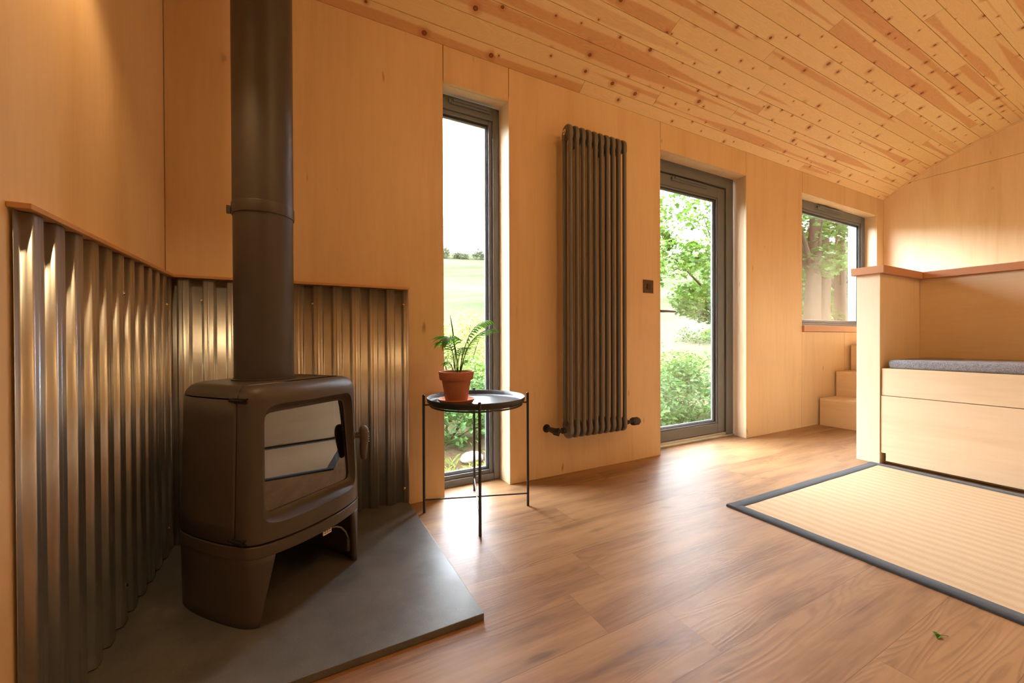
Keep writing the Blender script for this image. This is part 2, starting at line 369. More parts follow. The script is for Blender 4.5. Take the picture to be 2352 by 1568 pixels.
# dark lining and outside skin of the window wall
mb = MB()
def core(x0, x1, z0, z1): mb.box(x0, YW+.0195, z0, x1, YW+.22, z1)
core(XL-.2, .575, -.05, Zt+.1); core(.575, 1.014, 2.134, Zt+.1); core(1.014, 2.075, -.05, Zt+.1); core(2.075, 3.165, 2.13, Zt+.1); core(3.165, 3.905, -.05, Zt+.1)
core(3.905, 5.43, 2.132, Zt+.1); core(5.43, XR+.2, -.05, Zt+.1); core(3.905, 5.43, -.05, .85)
tag(mb.build('wall_outer', GAP), kind='structure')
mb = MB(); mb.box(5.406, YW+.185, .88, 5.428, YW+.262, 2.11); tag(mb.build('trim_3', m_plain('pale_grey_outer_reveal', (120, 122, 128), .6)), kind='structure')
# left wall, right wall, wall behind the camera
def gable(x0, x1, z0=0, ztop=None, n=24, y0=YF, y1=YW):
    ys = [y0+(y1-y0)*i/n for i in range(n+1)]
    up = [(y, (zc(y) if ztop is None else min(ztop, zc(y)))) for y in ys]
    poly = [(y0, z0), (y1, z0)] + up[::-1]
    k = len(poly); v = [(x0, y, z) for y, z in poly]+[(x1, y, z) for y, z in poly]
    return v, [tuple(range(k)), tuple(range(k, 2*k))[::-1]]+[(i, (i+1) % k, k+(i+1) % k, k+i) for i in range(k)]
mb = MB(); v, fs = gable(XL-.1, XL, y1=YW+.0195); mb.add(v, fs); tag(mb.build('wall_left', PLY), kind='structure')
mb = MB(); v, fs = gable(XR, XR+.018, 0, 2.399); mb.add(v, fs)
def yz(z): return CY+math.sqrt(CR*CR-(z-CZ)**2)
yy0 = yz(2.402); v, fs = gable(XR, XR+.018, 2.402, None, 24, 2*CY-yy0, yy0); mb.add(v, fs)
tag(mb.build('wall_right', PLY2), kind='structure')
mb = MB(); v, fs = gable(XR+.02, XR+.1, y1=YW+.0195); mb.add(v, fs); tag(mb.build('wall_outer', GAP), kind='structure')
mb = MB(); mb.box(XL, YF-.14, 0, XR, YF, 2.28)
tag(mb.build('wall_front', PLY), kind='structure')

# vaulted board ceiling
a0 = math.asin((YW-CY)/CR); L = CR*a0; Wb = .0895
prof = [(0, 0)]; s = .07
while s < 2*L-.01:
    prof += [(s-.0015, 0), (s, .005), (s+.0015, 0)]; s += Wb
prof.append((2*L, 0))
fine = []
for (p, d), (q, e) in zip(prof, prof[1:]):
    fine.append((p, d))
    if q-p > .02: fine += [(p+(q-p)*k/3, 0) for k in (1, 2)]
fine.append(prof[-1])
mb = MB(); v = []; fs = []; us = []
for sarc, d in fine:
    a = a0-sarc/CR; r = CR+d; y = CY+r*math.sin(a); z = CZ+r*math.cos(a)
    v += [(XL, y, z), (XR+.02, y, z)]
sh = 200*Wb-.07
for i in range(len(fine)-1):
    fs.append((2*i, 2*i+1, 2*i+3, 2*i+2)); s0, s1 = fine[i][0]+sh, fine[i+1][0]+sh
    us.append([(XL+9, s0), (XR+9.02, s0), (XR+9.02, s1), (XL+9, s1)])
mb.add(v, fs, False, us)
n = len(v); v2 = []
for sarc, d in fine:
    a = a0-sarc/CR; r = CR+.03; v2 += [(XL, CY+r*math.sin(a), CZ+r*math.cos(a)), (XR+.02, CY+r*math.sin(a), CZ+r*math.cos(a))]
mb.add(v2, [(2*i, 2*i+2, 2*i+3, 2*i+1) for i in range(len(fine)-1)])
tag(mb.build('ceiling', PINE), kind='structure')
# thin cover strip where the vault meets the end wall
mb = MB(); v = []; K = 60
for i in range(K+1):
    a = a0-2*a0*i/K
    for r in (CR-.016, CR-.001):
        for x in (XR-.010, XR-.0005): v.append((x, CY+r*math.sin(a), CZ+r*math.cos(a)))
fs = []
for i in range(K):
    b = 4*i; fs += [(b, b+4, b+5, b+1), (b+1, b+5, b+7, b+3), (b+3, b+7, b+6, b+2), (b+2, b+6, b+4, b)]
mb.add(v, fs, True); tag(mb.build('trim_2', PLY2, auto=40), kind='structure')
# roof shell above so no daylight leaks in
mb = MB(); v = []
for i in range(K+1):
    a = (a0+.06)*(1-2*i/K)
    for r in (CR+.05, CR+.2):
        for x in (XL-.3, XR+.3): v.append((x, CY+r*math.sin(a), CZ+r*math.cos(a)))
fs = []
for i in range(K):
    b = 4*i; fs += [(b, b+4, b+5, b+1), (b+1, b+5, b+7, b+3), (b+3, b+7, b+6, b+2), (b+2, b+6, b+4, b)]
fs += [(0, 1, 3, 2), (4*K, 4*K+2, 4*K+3, 4*K+1)]
mb.add(v, fs); tag(mb.build('roof', GAP), kind='structure')

# ------------------------------------------------------------------ windows and door
def frame_rect(mb, x0, x1, z0, z1, wl_, wr, wt, wb, y0, y1):
    mb.box(x0, y0, z0, x0+wl_, y1, z1); mb.box(x1-wr, y0, z0, x1, y1, z1)
    mb.box(x0+wl_, y0, z1-wt, x1-wr, y1, z1); mb.box(x0+wl_, y0, z0, x1-wr, y1, z0+wb)
def pane(name, x0, x1, z0, z1, y, parent, mat=None): return box(name, (x0, y, z0, x1, y+.006, z1), mat or GLASS, parent, 0)
def vent(x0, x1, z0, z1, y, parent):
    v = MB(); v.box(x0, y-.012, z0, x1, y, z1); v.box(x0+.012, y-.022, z0+(z1-z0)*.45, x1-.012, y-.012, z1-.002)
    v.box(x0-.012, y-.014, z0+.004, x0, y, z1-.004); return v.build('trickle_vent', FRAME, parent, bevel=.002)
def make_window(name, x0, x1, z0, z1, y, wf, bead, wt=None, ventpos=None):
    wt = wt or wf
    t = empty(name, ((x0+x1)/2, y, z0)); t['kind'] = 'structure'
    T = Matrix.Translation((-(x0+x1)/2, -y, -z0))
    kids = []
    m = MB(); frame_rect(m, x0, x1, z0, z1, wf, wf, wt, wf, y, y+.06); kids.append(m.build('window_frame', FRAME, t, bevel=.003))
    i = wf; zz = z1; z1 = z1-wt+wf
    m = MB(); frame_rect(m, x0+i, x1-i, z0+i, z1-i, bead, bead, bead, bead, y+.012, y+.05); kids.append(m.build('glazing_bead', FRAME, t, bevel=.004))
    j = wf+bead
    m = MB(); frame_rect(m, x0+j, x1-j, z0+j, z1-j, .005, .005, .005, .005, y+.020, y+.045); kids.append(m.build('gasket', FRAMEB, t))
    m = MB(); frame_rect(m, x0+j+.005, x1-j-.005, z0+j+.005, z1-j-.005, .010, .010, .010, .010, y+.032, y+.040); kids.append(m.build('spacer_bar', FRAMEO, t))
    kids.append(pane('pane', x0+j, x1-j, z0+j, z1-j, y+.025, t)); kids.append(pane('pane', x0+j, x1-j, z0+j, z1-j, y+.042, t))
    if ventpos: kids.append(vent(*ventpos, y, t))
    for k in kids: k.matrix_parent_inverse = T
    return t
make_window('window_1', .592, .987, .0, 2.105, YW+.112, .038, .022, .072, ventpos=(.70, .93, 2.062, 2.088))
make_window('window_2', 3.929, 5.405, .868, 2.104, YW+.112, .075, .022, ventpos=(4.42, 4.87, 2.056, 2.086))
# sill of the side window
mb = MB(); mb.box(3.929, YW-.018, .857, 5.376, YW+.112, .911); tag(mb.build('windowsill', FIRX, bevel=.002), 'oiled timber sill board under the grey framed window beside the stairs', 'windowsill')
# door 1: outer frame, leaf with glass, handle, vent, threshold
D = empty('door_1', (2.634, YW+.125, 0)); D['kind'] = 'structure'; T = Matrix.Translation((-2.634, -(YW+.125), 0)); kids = []
y = YW+.125
m = MB(); x0, x1 = 2.100, 3.140
m.box(x0, y, .0, x0+.09, y+.07, 2.106); m.box(x1-.09, y, .0, x1, y+.07, 2.106); m.box(x0+.09, y, 2.022, x1-.09, y+.07, 2.106)
kids.append(m.build('door_frame', FRAME, D, bevel=.003))
m = MB(); frame_rect(m, x0+.096, x1-.096, .036, 2.014, .082, .082, .082, .075, y+.012, y+.062); lf = m.build('door_leaf', FRAME, D, bevel=.003); kids.append(lf)
m = MB(); frame_rect(m, x0+.178, x1-.178, .111, 1.932, .014, .014, .014, .014, y+.018, y+.055); kids.append(m.build('glazing_bead', FRAME, D, bevel=.004))
m = MB(); frame_rect(m, x0+.192, x1-.192, .125, 1.918, .005, .005, .005, .005, y+.024, y+.05); kids.append(m.build('gasket', FRAMEB, D))
m = MB(); frame_rect(m, x0+.197, x1-.197, .130, 1.913, .024, .024, .012, .012, y+.036, y+.044); kids.append(m.build('spacer_bar', FRAMEO, D))
kids.append(pane('pane', x0+.192, x1-.192, .125, 1.918, y+.028, D)); kids.append(pane('pane', x0+.192, x1-.192, .125, 1.918, y+.046, D))
kids.append(vent(2.43, 2.81, 1.975, 2.004, y+.012, D))
m = MB(); m.box(x0+.06, y+.005, .012, x1-.06, y+.068, .033); m.box(x0+.06, y-.012, .0005, x1-.0, y+.0, .012); kids.append(m.build('threshold', m_plain('pale_aluminium_threshold', (196, 186, 172), .35, .5), D, bevel=.002))
m = MB(); m.box(x0+.09, y+.016, .03, x0+.096, y+.05, 2.02); m.box(x1-.096, y+.016, .03, x1-.09, y+.05, 2.02); m.box(x0+.06, y+.016, 2.014, x1-.06, y+.05, 2.022); kids.append(m.build('seal', FRAMEB, D))
m = MB(); hx = x0+.145
m.box(hx-.016, y+.002, .88, hx+.016, y+.012, 1.10); m.cyl((hx, y+.012, .995), (hx, y-.045, .995), .009, 16)
m.tube([(hx, y-.045, .995), (hx+.02, y-.052, .995), (hx+.06, y-.053, .996), (hx+.12, y-.052, .995), (hx+.145, y-.050, .994)], [.010, .010, .009, .0085, .006], 14)
kids.append(m.build('door_handle', m_plain('bronze_door_handle', (120, 104, 62), .35, .6), D, bevel=.0015))
for k in kids: k.matrix_parent_inverse = T

# ------------------------------------------------------------------ light switch
t = empty('light_switch', (2.037, YW, 1.147), label='small square bronze light switch on the plywood wall between radiator and glass door', cat='switch')
SW = m_plain('dark_bronze_plate', (94, 66, 44), .4, .3)
box('plate', (-.045, -.006, -.043, .045, -.0003, .043), SW, t, .0015); box('rocker', (-.014, -.011, -.018, .016, -.006, .018), VALVE, t, .0015)
for sx in (-.032, .032): MB().cyl((sx, -.006, 0), (sx, -.0072, 0), .0028, 12).build('screw', BRASS, t)

# ------------------------------------------------------------------ radiator
t = empty('column_radiator', (1.513, 1.83, .238), label='tall anthracite column radiator hanging on the plywood wall between window and glass door', cat='radiator')
Zb, Zt2 = 0.0, 1.764; yf, yb = -.028, .028; pitch = .0442
def section(xc):
    m = MB()
    for y in (yf, yb): m.tube([(xc, y, .05), (xc, y, Zt2-.05)], .0125, 16, cap=False)
    for sgn, zc_ in ((1, Zt2), (-1, Zb)):     # domed header joining the two columns
        prof = []
        for k in range(13):
            a = math.pi*k/12; prof.append((.041*math.cos(a), zc_-sgn*.040+sgn*.040*math.sin(a)))
        prof += [(-.041, zc_-sgn*.075), (-.030, zc_-sgn*.10), (-.015, zc_-sgn*.078), (0, zc_-sgn*.062), (.015, zc_-sgn*.078), (.030, zc_-sgn*.10), (.041, zc_-sgn*.075)]
        k = len(prof); v = []
        for dx, ins in ((-.0125, .9), (-.0075, 1.0), (.0075, 1.0), (.0125, .9)):
            for py, pz in prof:
                cz_ = zc_-sgn*.05; v.append((xc+dx, py*ins, cz_+(pz-cz_)*(ins if abs(pz-zc_) < .06 else 1)))
        fs = [(r*k+i, r*k+(i+1) % k, (r+1)*k+(i+1) % k, (r+1)*k+i) for r in range(3) for i in range(k)]
        m.add(v, fs, True); m.add(v[:k], [tuple(range(k))]); m.add(v[3*k:], [tuple(range(k))])
    return m
for i in range(10): section((i-4.5)*pitch).build('column_section', RADM, t)
for z in (.046, Zt2-.046): MB().cyl((-4.5*pitch-.014, .0, z), (4.5*pitch+.018, .0, z), .019, 20).build('header_pipe', RADM, t, auto=40)
m = MB(); m.cyl((-4.5*pitch-.014, 0, Zt2-.046), (-4.5*pitch-.022, 0, Zt2-.046), .015, 16); m.cyl((-4.5*pitch-.022, 0, Zt2-.046), (-4.5*pitch-.034, 0, Zt2-.046), .008, 6); m.build('bleed_plug', CHROME, t, auto=40)
m = MB(); m.tube([(4.5*pitch+.016, 0, Zt2-.046), (4.5*pitch+.024, 0, Zt2-.046), (4.5*pitch+.028, 0, Zt2-.046)], [.02, .018, .010], 16); m.build('end_plug', RADM, t, auto=40)
x = -4.5*pitch-.014; z = .046
m = MB(); m.cyl((x, 0, z), (x-.010, 0, z), .016, 18); m.build('chrome_collar', CHROME, t, auto=40)
m = MB(); m.tube([(x-.010, 0, z), (x-.018, 0, z), (x-.019, 0, z), (x-.028, 0, z), (x-.029, 0, z), (x-.045, 0, z), (x-.055, 0, z), (x-.068, .004, z)], [.015, .015, .0165, .0165, .011, .010, .013, .014], 16)
m.tube([(x-.068, -.016, z), (x-.068, .03, z), (x-.068, .09, z)], [.017, .017, .010], 18); m.tube([(x-.084, .0, z+.002), (x-.064, -.022, z+.002)], [.018, .023], 18)
m.tube([(x-.07, .093, z), (x-.07, .0965, z)], [.024, .024], 20)
vv = m.build('lockshield_valve', VALVE, t, auto=35)
x = 4.5*pitch+.018
m = MB(); m.cyl((x, 0, z), (x+.012, 0, z), .018, 6); m.cyl((x+.012, 0, z), (x+.028, 0, z), .010, 16); m.cyl((x+.010, 0, z-.034), (x+.010, 0, z+.02), .004, 8); m.build('brass_union', BRASS, t, auto=35)
m = MB(); m.tube([(x+.026, 0, z), (x+.034, 0, z), (x+.036, 0, z), (x+.052, 0, z), (x+.056, 0, z), (x+.062, 0, z)], [.014, .014, .010, .010, .014, .016], 16)
m.tube([(x+.062, 0, z), (x+.066, 0, z), (x+.085, 0, z), (x+.100, 0, z), (x+.118, 0, z), (x+.126, 0, z), (x+.130, 0, z)], [.018, .021, .023, .023, .022, .018, .008], 24)
for k in range(9):
    a = 2*math.pi*k/9; m.tube([(x+.07, .0225*math.cos(a), z+.0225*math.sin(a)), (x+.116, .0222*math.cos(a), z+.0222*math.sin(a))], .003, 6)
m.tube([(x+.042, .0, z), (x+.042, .093, z)], [.011, .009], 14); m.tube([(x+.042, .0925, z), (x+.042, .0965, z)], [.022, .022], 20)
m.build('thermostatic_valve', VALVE, t, auto=35)
for zz in (.062, 1.70):
    for xx in (-.11, .11): MB().box(xx-.012, .03, zz-.02, xx+.012, .0955, zz+.02).build('wall_bracket', RADM, t, bevel=.002)

# ------------------------------------------------------------------ hearth and corrugated lining
HT = .02
t = MB(); t.quadbox([(XL+.002, 1.031), (.447, 1.031), (.436, YW-.002), (XL+.002, YW-.002)], .0005, HT); tag(t.build('hearth_slab', SLATE, bevel=.0015), 'grey slate hearth slab in the corner under the wood stove', 'hearth')
def wave(s):
    """box profile sheet: flat crest, steep flank, flat valley, rounded bends"""
    p = (s/.0762) % 1.0; k = min(1, max(0, (abs(p-.5)-.20)/.10)); k = k*k*(3-2*k)
    return .0015+.016*(1-k)+.0012*math.exp(-((p-.5)/.03)**2)
def corr(name, P0, P1, N, z0, z1, label, screws):
    P0, P1, N = Vector(P0), Vector(P1), Vector(N); L = (P1-P0).length; d = (P1-P0)/L; n = int(L/.0762*40); v = []
    for i in range(n+1):
        s = L*i/n; q = P0+d*s+N*(.004+wave(s)); v += [(q.x, q.y, z0), (q.x, q.y, z1)]
    mb = MB(); mb.add(v, [(2*i, 2*i+2, 2*i+3, 2*i+1) for i in range(n)], True)
    r = empty(name, (P0.x, P0.y, 0), label=label, cat='wall panel'); T = Matrix.Translation(-r.location)
    a = mb.build('corrugated_sheet', STEEL, r, solid=.0008); a.matrix_parent_inverse = T
    for s, z in screws:
        m = MB(); q = P0+d*s+N*(.004+wave(s)); m.tube([q+Vector((0, 0, z)), q+Vector((0, 0, z))+N*.002, q+Vector((0, 0, z))+N*.005], [.0065, .0065, .003], 10)
        o = m.build('screw', BRASS if s > .8 else CHROME, r, auto=40); o.matrix_parent_inverse = T
    return r
corr('corrugated_steel_panel', (XL, 1.035, 0), (XL, YW-.025, 0), (1, 0, 0), HT+.003, 1.034, 'corrugated galvanised steel sheet on the left wall behind the stove', [(.057, .93), (.43, .93), (.81, .93), (.43, .12), (.81, .12)])
corr('corrugated_steel_panel', (XL+.02, YW, 0), (.438, YW, 0), (0, -1, 0), HT+.003, 1.034, 'corrugated galvanised steel sheet on the window wall behind the flue', [(.095, .955), (.476, .955), (.86, .965), (.86, .09)])
m = MB(); m.box(XL+.0005, 1.028, 1.036, XL+.032, YW-.0005, 1.046); m.box(XL+.032, YW-.032, 1.036, .442, YW-.0005, 1.046)
tag(m.build('ledge_strip', m_ply('capping_strip_ply', 'x', (206, 158, 112), 9.0), bevel=.001), 'thin wooden capping strip along the top of both corrugated sheets', 'trim')

# ------------------------------------------------------------------ wood stove
t = empty('wood_stove', (.0185, 1.380, HT), math.radians(39.7), label='black cast iron wood stove with glass door standing on the slate hearth', cat='stove')
CTRL = [(0, -.036), (.06, -.0335), (.11, -.025), (.15, -.012), (.176, .003), (.190, .025), (.196, .05), (.203, .11), (.205, .19), (.200, .26), (.182, .318), (.14, .352), (.07, .367), (0, .370)]
def catmull(P, per=5):
    out = []; n = len(P)
    for i in range(n-1):
        p0 = P[i-1] if i else (-P[1][0], P[1][1]); p3 = P[i+2] if i+2 < n else (-P[i][0], P[i][1]); p1, p2 = P[i], P[i+1]
        for k in range(per):
            q = k/per; out.append(tuple(.5*((2*b)+(-a+c)*q+(2*a-5*b+4*c-d)*q*q+(-a+3*b-3*c+d)*q**3) for a, b, c, d in zip(p0, p1, p2, p3)))
    out.append(P[-1]); return out
half = catmull(CTRL); arc = [0]
for a, b in zip(half, half[1:]): arc.append(arc[-1]+math.hypot(b[0]-a[0], b[1]-a[1]))
LT = arc[-1]
def outline(p):
    sg = 1 if p >= 0 else -1; p = min(abs(p), LT)
    for i in range(len(arc)-1):
        if p <= arc[i+1]+1e-9:
            k = (p-arc[i])/(arc[i+1]-arc[i]); a, b = half[i], half[i+1]; return (sg*(a[0]+(b[0]-a[0])*k), a[1]+(b[1]-a[1])*k)
    return (sg*half[-1][0], half[-1][1])
YC = .16
def taper(z): return 1.045 if z < .22 else 1.045-(z-.22)/.43*.055
ZT = .652   # height of the stove top above the hearth
def surf(p, q):
    """q = height along the skin; above ZT-.04 it curls over the top edge"""
    z0 = ZT-.042
    x, y = outline(p)
    if q <= z0: k = taper(q); ins = 0; z = q
    else:
        a = min((q-z0)/.066, 1)*math.pi/2; z = z0+.042*math.sin(a); ins = .042*(1-math.cos(a)); k = taper(z0)
    L2 = math.hypot(x, y-YC); kk = k*(1-ins/max(L2, .05))
    return (x*kk, YC+(y-YC)*kk, z)
def skin(ps, qs, clampy=None, off=0):
    v = []
    for q in qs:
        for p in ps:
            x, y, z = surf(p, q)
            if off: l = math.hypot(x, y-YC); x *= 1-off/l; y = YC+(y-YC)*(1-off/l)
            if clampy is not None: y = max(y, clampy)
            v.append((x, y, z))
    n = len(ps); return v, [(j*n+i, j*n+i+1, (j+1)*n+i+1, (j+1)*n+i) for j in range(len(qs)-1) for i in range(n-1)]
PB = next(arc[i] for i in range(len(half)) if half[i][1] >= .048)      # where the door wraps round the corner
rear = [PB+(2*LT-2*PB)*i/60 for i in range(61)]
rear = [p if p <= LT else p-2*LT for p in rear]
ZS = ZT-.034
m = MB(); v, fs = skin(rear, [.2265+(ZS-.002-.2265)*i/8 for i in range(9)], .054); m.add(v, fs, True); m.build('body', IRON, t, solid=.006, outfrom=(0, .16, .4))
for p0 in (-PB*1.25, PB*.9):
    m = MB(); v, fs = skin([p0+(PB*.35)*i/8 for i in range(9)], [.224, ZS+.02], None, .0055); m.add(v, fs, True); m.build('gap_shade_strip', DARK, t)  # dark strip behind the door joint, standing in for the gap's shade
# inner fire box and its floor
m = MB(); v, fs = skin(rear, [.23, ZS], .055, .05); m.add(v, fs, True); m.quadbox([(surf(p, .23)[0]*.96, max(surf(p, .23)[1], .03)) for p in [LT*(i/24-1) for i in range(48)]], .228, .236)
m.build('firebox', DARK, t)
# top plate
zq = [ZS+.002+(ZT-.042+.066-ZS-.002)*i/8 for i in range(9)]
zq = sorted(zq); m = MB(); v, fs = skin(rear, zq, .0525)
m.add(v, fs, True); last = v[-61:]; m.add(last, [tuple(range(61))[::-1]]); m.build('top_plate', IRON, t, auto=50, outfrom=(0, .16, .4))
# door: one curved casting wrapping the front corners, with a splayed opening
NA = 120
def ray_r(a, hw, hh, n): return ((abs(math.cos(a))/hw)**n+(abs(math.sin(a))/hh)**n)**(-1/n)
Qt = ZT-.042+.066; Q0 = .2275; qc = .5*(Q0+Qt); qo = .430
def ring(hw, hh, n, cq, tap=0.0):
    R = []
    for k in range(NA):
        a = 2*math.pi*(k+.5)/NA; r = ray_r(a, hw, hh, n); px, pq = r*math.cos(a), r*math.sin(a)
        px *= 1-tap*pq; R.append((px, cq+pq))
    return R
outer = ring(PB, (Qt-Q0)/2, 60, qc)
outer = [(max(-PB, min(PB, a*1.02)), max(Q0, min(Qt, qc+(b-qc)*1.02))) for a, b in outer]
open1 = [(a-.005, b) for a, b in ring(.163, .165, 9, .437, .12)]; open2 = [(a-.001, b) for a, b in ring(.146, .137, 18, .436, .16)]
m = MB(); v = []; rings = 9
for j in range(rings+1):
    k = (j/rings)
    for a, b in zip(outer, open1): v.append(surf(a[0]+(b[0]-a[0])*k, a[1]+(b[1]-a[1])*k))
for j in range(1, 7):          # dished inner lip down to the glass
    a_ = j/6
    for a, b in zip(open1, open2):
        px, pq = a[0]+(b[0]-a[0])*a_, a[1]+(b[1]-a[1])*a_; x, y, z = surf(px, pq); v.append((x, y+(.011+(z-.43)*.055-y)*(1-(1-a_)**2.0), z))
nr = rings+1+6
fs = [(j*NA+i, j*NA+(i+1) % NA, (j+1)*NA+(i+1) % NA, (j+1)*NA+i) for j in range(nr-1) for i in range(NA)]
m.add(v, fs, True)
# return edges to the body
ed = [surf(*a) for a in outer]; bk = [(x, max(y, .0495), z) for x, y, z in ed]
m.add(ed+bk, [(i, (i+1) % NA, NA+(i+1) % NA, NA+i) for i in range(NA)], False)
dr = m.build('door', IRON, t, merge=True, auto=50)
g = [surf(a, b) for a, b in ring(.152, .143, 18, .436, .16)]
m = MB(); m.add([(x, .0125+(z-.43)*.055, z) for x, y, z in g], [tuple(range(NA))]); m.add([(x, .0165+(z-.43)*.055, z) for x, y, z in g], [tuple(range(NA))[::-1]]); m.build('glass', STOVEGLASS, dr)
# handle with paddle grip
hz_ = .448
fx, fy, _ = surf(.156, hz_); m = MB(); n_ = Vector((.55, -.83, 0)).normalized(); P = Vector((fx, fy, hz_))
m.tube([P, P+n_*.006, P+n_*.007, P+n_*.012], [.015, .014, .010, .010], 18); m.tube([P+n_*.012, P+n_*.02, P+n_*.030], [.0095, .010, .012], 16)
m.build('handle_boss', IRON, dr, auto=40)
m = MB(); c = P+n_*.034; side = Vector((.83, .55, 0))
lv = []; nn = 14
for zz, wd, th in ((.040, .004, .004), (.036, .010, .008), (.026, .014, .011), (.008, .0155, .012), (-.012, .0145, .011), (-.035, .012, .0095), (-.060, .0095, .008), (-.074, .008, .007), (-.080, .004, .004)):
    cc = c+Vector((0, 0, zz-.006))+n_*(.0025*math.cos(zz*60))
    lv += [cc+side*wd*1.15*math.cos(2*math.pi*k/nn)+n_*th*1.35*math.sin(2*math.pi*k/nn) for k in range(nn)]
m.add(lv, [(j*nn+i, j*nn+(i+1) % nn, (j+1)*nn+(i+1) % nn, (j+1)*nn+i) for j in range(8) for i in range(nn)], True); m.add(lv[:nn], [tuple(range(nn))]); m.add(lv[-nn:], [tuple(range(nn))])
for k in range(5):
    cc = c+n_*.0165+Vector((0, 0, .014-k*.008-.006)); m.tube([cc-side*.006, cc+side*.006], .0016, 6)
m.build('door_handle', m_plain('handle_iron', (86, 74, 62), .45, .2), dr, auto=50)
# hinges
for zz in (ZS-.004, .236):
    m = MB(); sx, sy, _ = surf(-PB, zz); m.cyl((sx-.001, sy-.026, zz), (sx-.001, sy+.030, zz), .0042, 12); m.box(sx-.0015, sy-.03, zz-.007, sx+.010, sy+.034, zz-.004); m.box(sx-.0015, sy-.03, zz+.004, sx+.010, sy+.034, zz+.007)
    m.build('hinge', DARK, t)
# base: collar band plus two splayed side legs open at front and back
full = [LT*(i/48-1) for i in range(97)]
m = MB(); v = []; fs = []; pr_ = [(.1895, .010), (.1885, .001), (.190, -.0006), (.2195, -.0006), (.2212, .0012), (.2218, .004), (.2218, .02), (.1895, .012)]; nf = len(full)-1
for q, off in pr_:
    for p in full[:-1]:
        x, y, z = surf(p, q); l = math.hypot(x, y-YC); v.append((x*(1-off/l), YC+(y-YC)*(1-off/l), z))
m.add(v, [(j*nf+i, j*nf+(i+1) % nf, ((j+1) % 8)*nf+(i+1) % nf, ((j+1) % 8)*nf+i) for j in range(8) for i in range(nf)], True)
m.build('base_collar', IRON, t, auto=35)
def pin(z): return .138+(.178-.138)*(1-(z-.0)/.19)
for sg in (-1, 1):
    v = []; zs = [.0005+.189*i/10 for i in range(11)]; M_ = 40
    for z in zs:
        a = pin(z); b = LT-.09
        for k in range(M_+1):
            p = sg*(a+(b-a)*k/M_); x, y, _z = surf(p, z); l = math.hypot(x, y-YC); o2 = .0012+.003*(1-z/.19); v.append((x*(1-o2/l), YC+(y-YC)*(1-o2/l), z))
    n = M_+1; m = MB(); m.add(v, [(j*n+i, j*n+i+1, (j+1)*n+i+1, (j+1)*n+i) if sg > 0 else (j*n+i+1, j*n+i, (j+1)*n+i, (j+1)*n+i+1) for j in range(10) for i in range(M_)], True)
    o = m.build('leg', IRON, t, outfrom=(0, .16, .1)); mod = o.modifiers.new('s', 'SOLIDIFY'); mod.thickness = .016; mod.offset = -1
m = MB(); m.quadbox([(surf(p, .2)[0]*.95, YC+(surf(p, .2)[1]-YC)*.93) for p in full[:-1]], .196, .206); m.build('ash_tray_floor', DARK, t)
# rating tag with its loop of cable under the front lip
m = MB(); m.box(.012, -.030, .166, .044, -.026, .186); tg = m.build('rating_tag', TAGW, t, bevel=.001)
m = MB()
for i in range(3): m.box(.016+.009*i, -.0308, .172, .022+.009*i, -.0300, .174); m.box(.016+.009*i, -.0308, .178, .022+.009*i, -.0300, .180)
m.build('tag_print', DARK, tg)
m = MB(); m.tube([(.044, -.027, .178), (.07, -.022, .170), (.10, -.012, .152), (.13, .0, .122), (.152, .01, .09), (.16, .018, .075)], .0028, 8); m.tube([(.156, .014, .082), (.166, .022, .05), (.166, .024, .036)], [.006, .007, .006], 10)
m.build('air_control_cable', m_plain('grey_cable', (120, 104, 88), .5), t)

# flue pipe
FX, FY = -.118, 1.536
fl = empty('flue_pipe', (FX, FY, HT+ZT), label='matt black stove pipe rising from the stove through the boarded ceiling', cat='flue')
ztop = zc(FY)-.05-HT-ZT
m = MB(); m.lathe([(.0935, .0005), (.0935, .004), (.087, .006)]); m.build('collar', FLUE, fl, auto=40)
m = MB(); m.lathe([(.0850, .001), (.0850, .53)]); m.build('lower_pipe', FLUE, fl)
m = MB(); m.lathe([(.0850, .528), (.0882, .528), (.0886, .531), (.0886, .562), (.0878, .565), (.086, .565)]); m.tube([(-.088, -.012, .538), (-.099, -.012, .538)], .006, 12); m.box(-.099, -.018, .528, -.088, -.006, .552); m.build('clamp_band', FLUE, fl, auto=40)
m = MB(); m.lathe([(.0862, .565), (.0862, ztop)]); m.build('upper_pipe', FLUE, fl)

# ------------------------------------------------------------------ tray table with plant
TC = (.709, 1.716)
tb = empty('tray_table', (*TC, 0), label='round black metal tray table with thin legs beside the tall narrow window', cat='side table')
legs = [(-.227, .084), (-.084, -.237), (.234, -.074), (.078, .222)]
m = MB(); m.lathe([(0, .507), (.205, .507), (.214, .509), (.222, .517), (.226, .533), (.2275, .5335), (.2285, .532), (.2245, .515), (.216, .504), (.206, .502), (0, .502)], n=72); m.build('tray', BLK, tb, merge=True, auto=60)
m = MB(); ring_ = [(.212*math.cos(2*math.pi*k/60), .212*math.sin(2*math.pi*k/60), .4975) for k in range(61)]; m.tube(ring_, .004, 8, cap=False)
for lx, ly in legs: m.tube([(lx*.87, ly*.87, .4975), (lx, ly, .4975)], .004, 8)
m.build('support_ring', BLK, tb)
for lx, ly in legs: MB().tube([(lx, ly, 0.0005), (lx, ly, .5425), (lx, ly, .545)], [.0062, .0062, .004], 14).build('leg', BLK, tb, auto=40)
m = MB(); m.tube([(legs[0][0], legs[0][1], .06), (0, 0, .062), (legs[2][0], legs[2][1], .06)], .0036, 8); m.tube([(legs[1][0], legs[1][1], .066), (0, 0, .068), (legs[3][0], legs[3][1], .066)], .0036, 8); m.build('cross_brace', BLK, tb)
PX, PY = .613, 1.722; PZ = .5075
m = MB(); m.lathe([(0, .004), (.060, .004), (.072, .012), (.080, .022), (.083, .022), (.084, .019), (.074, .004), (.066, 0), (0, 0)])
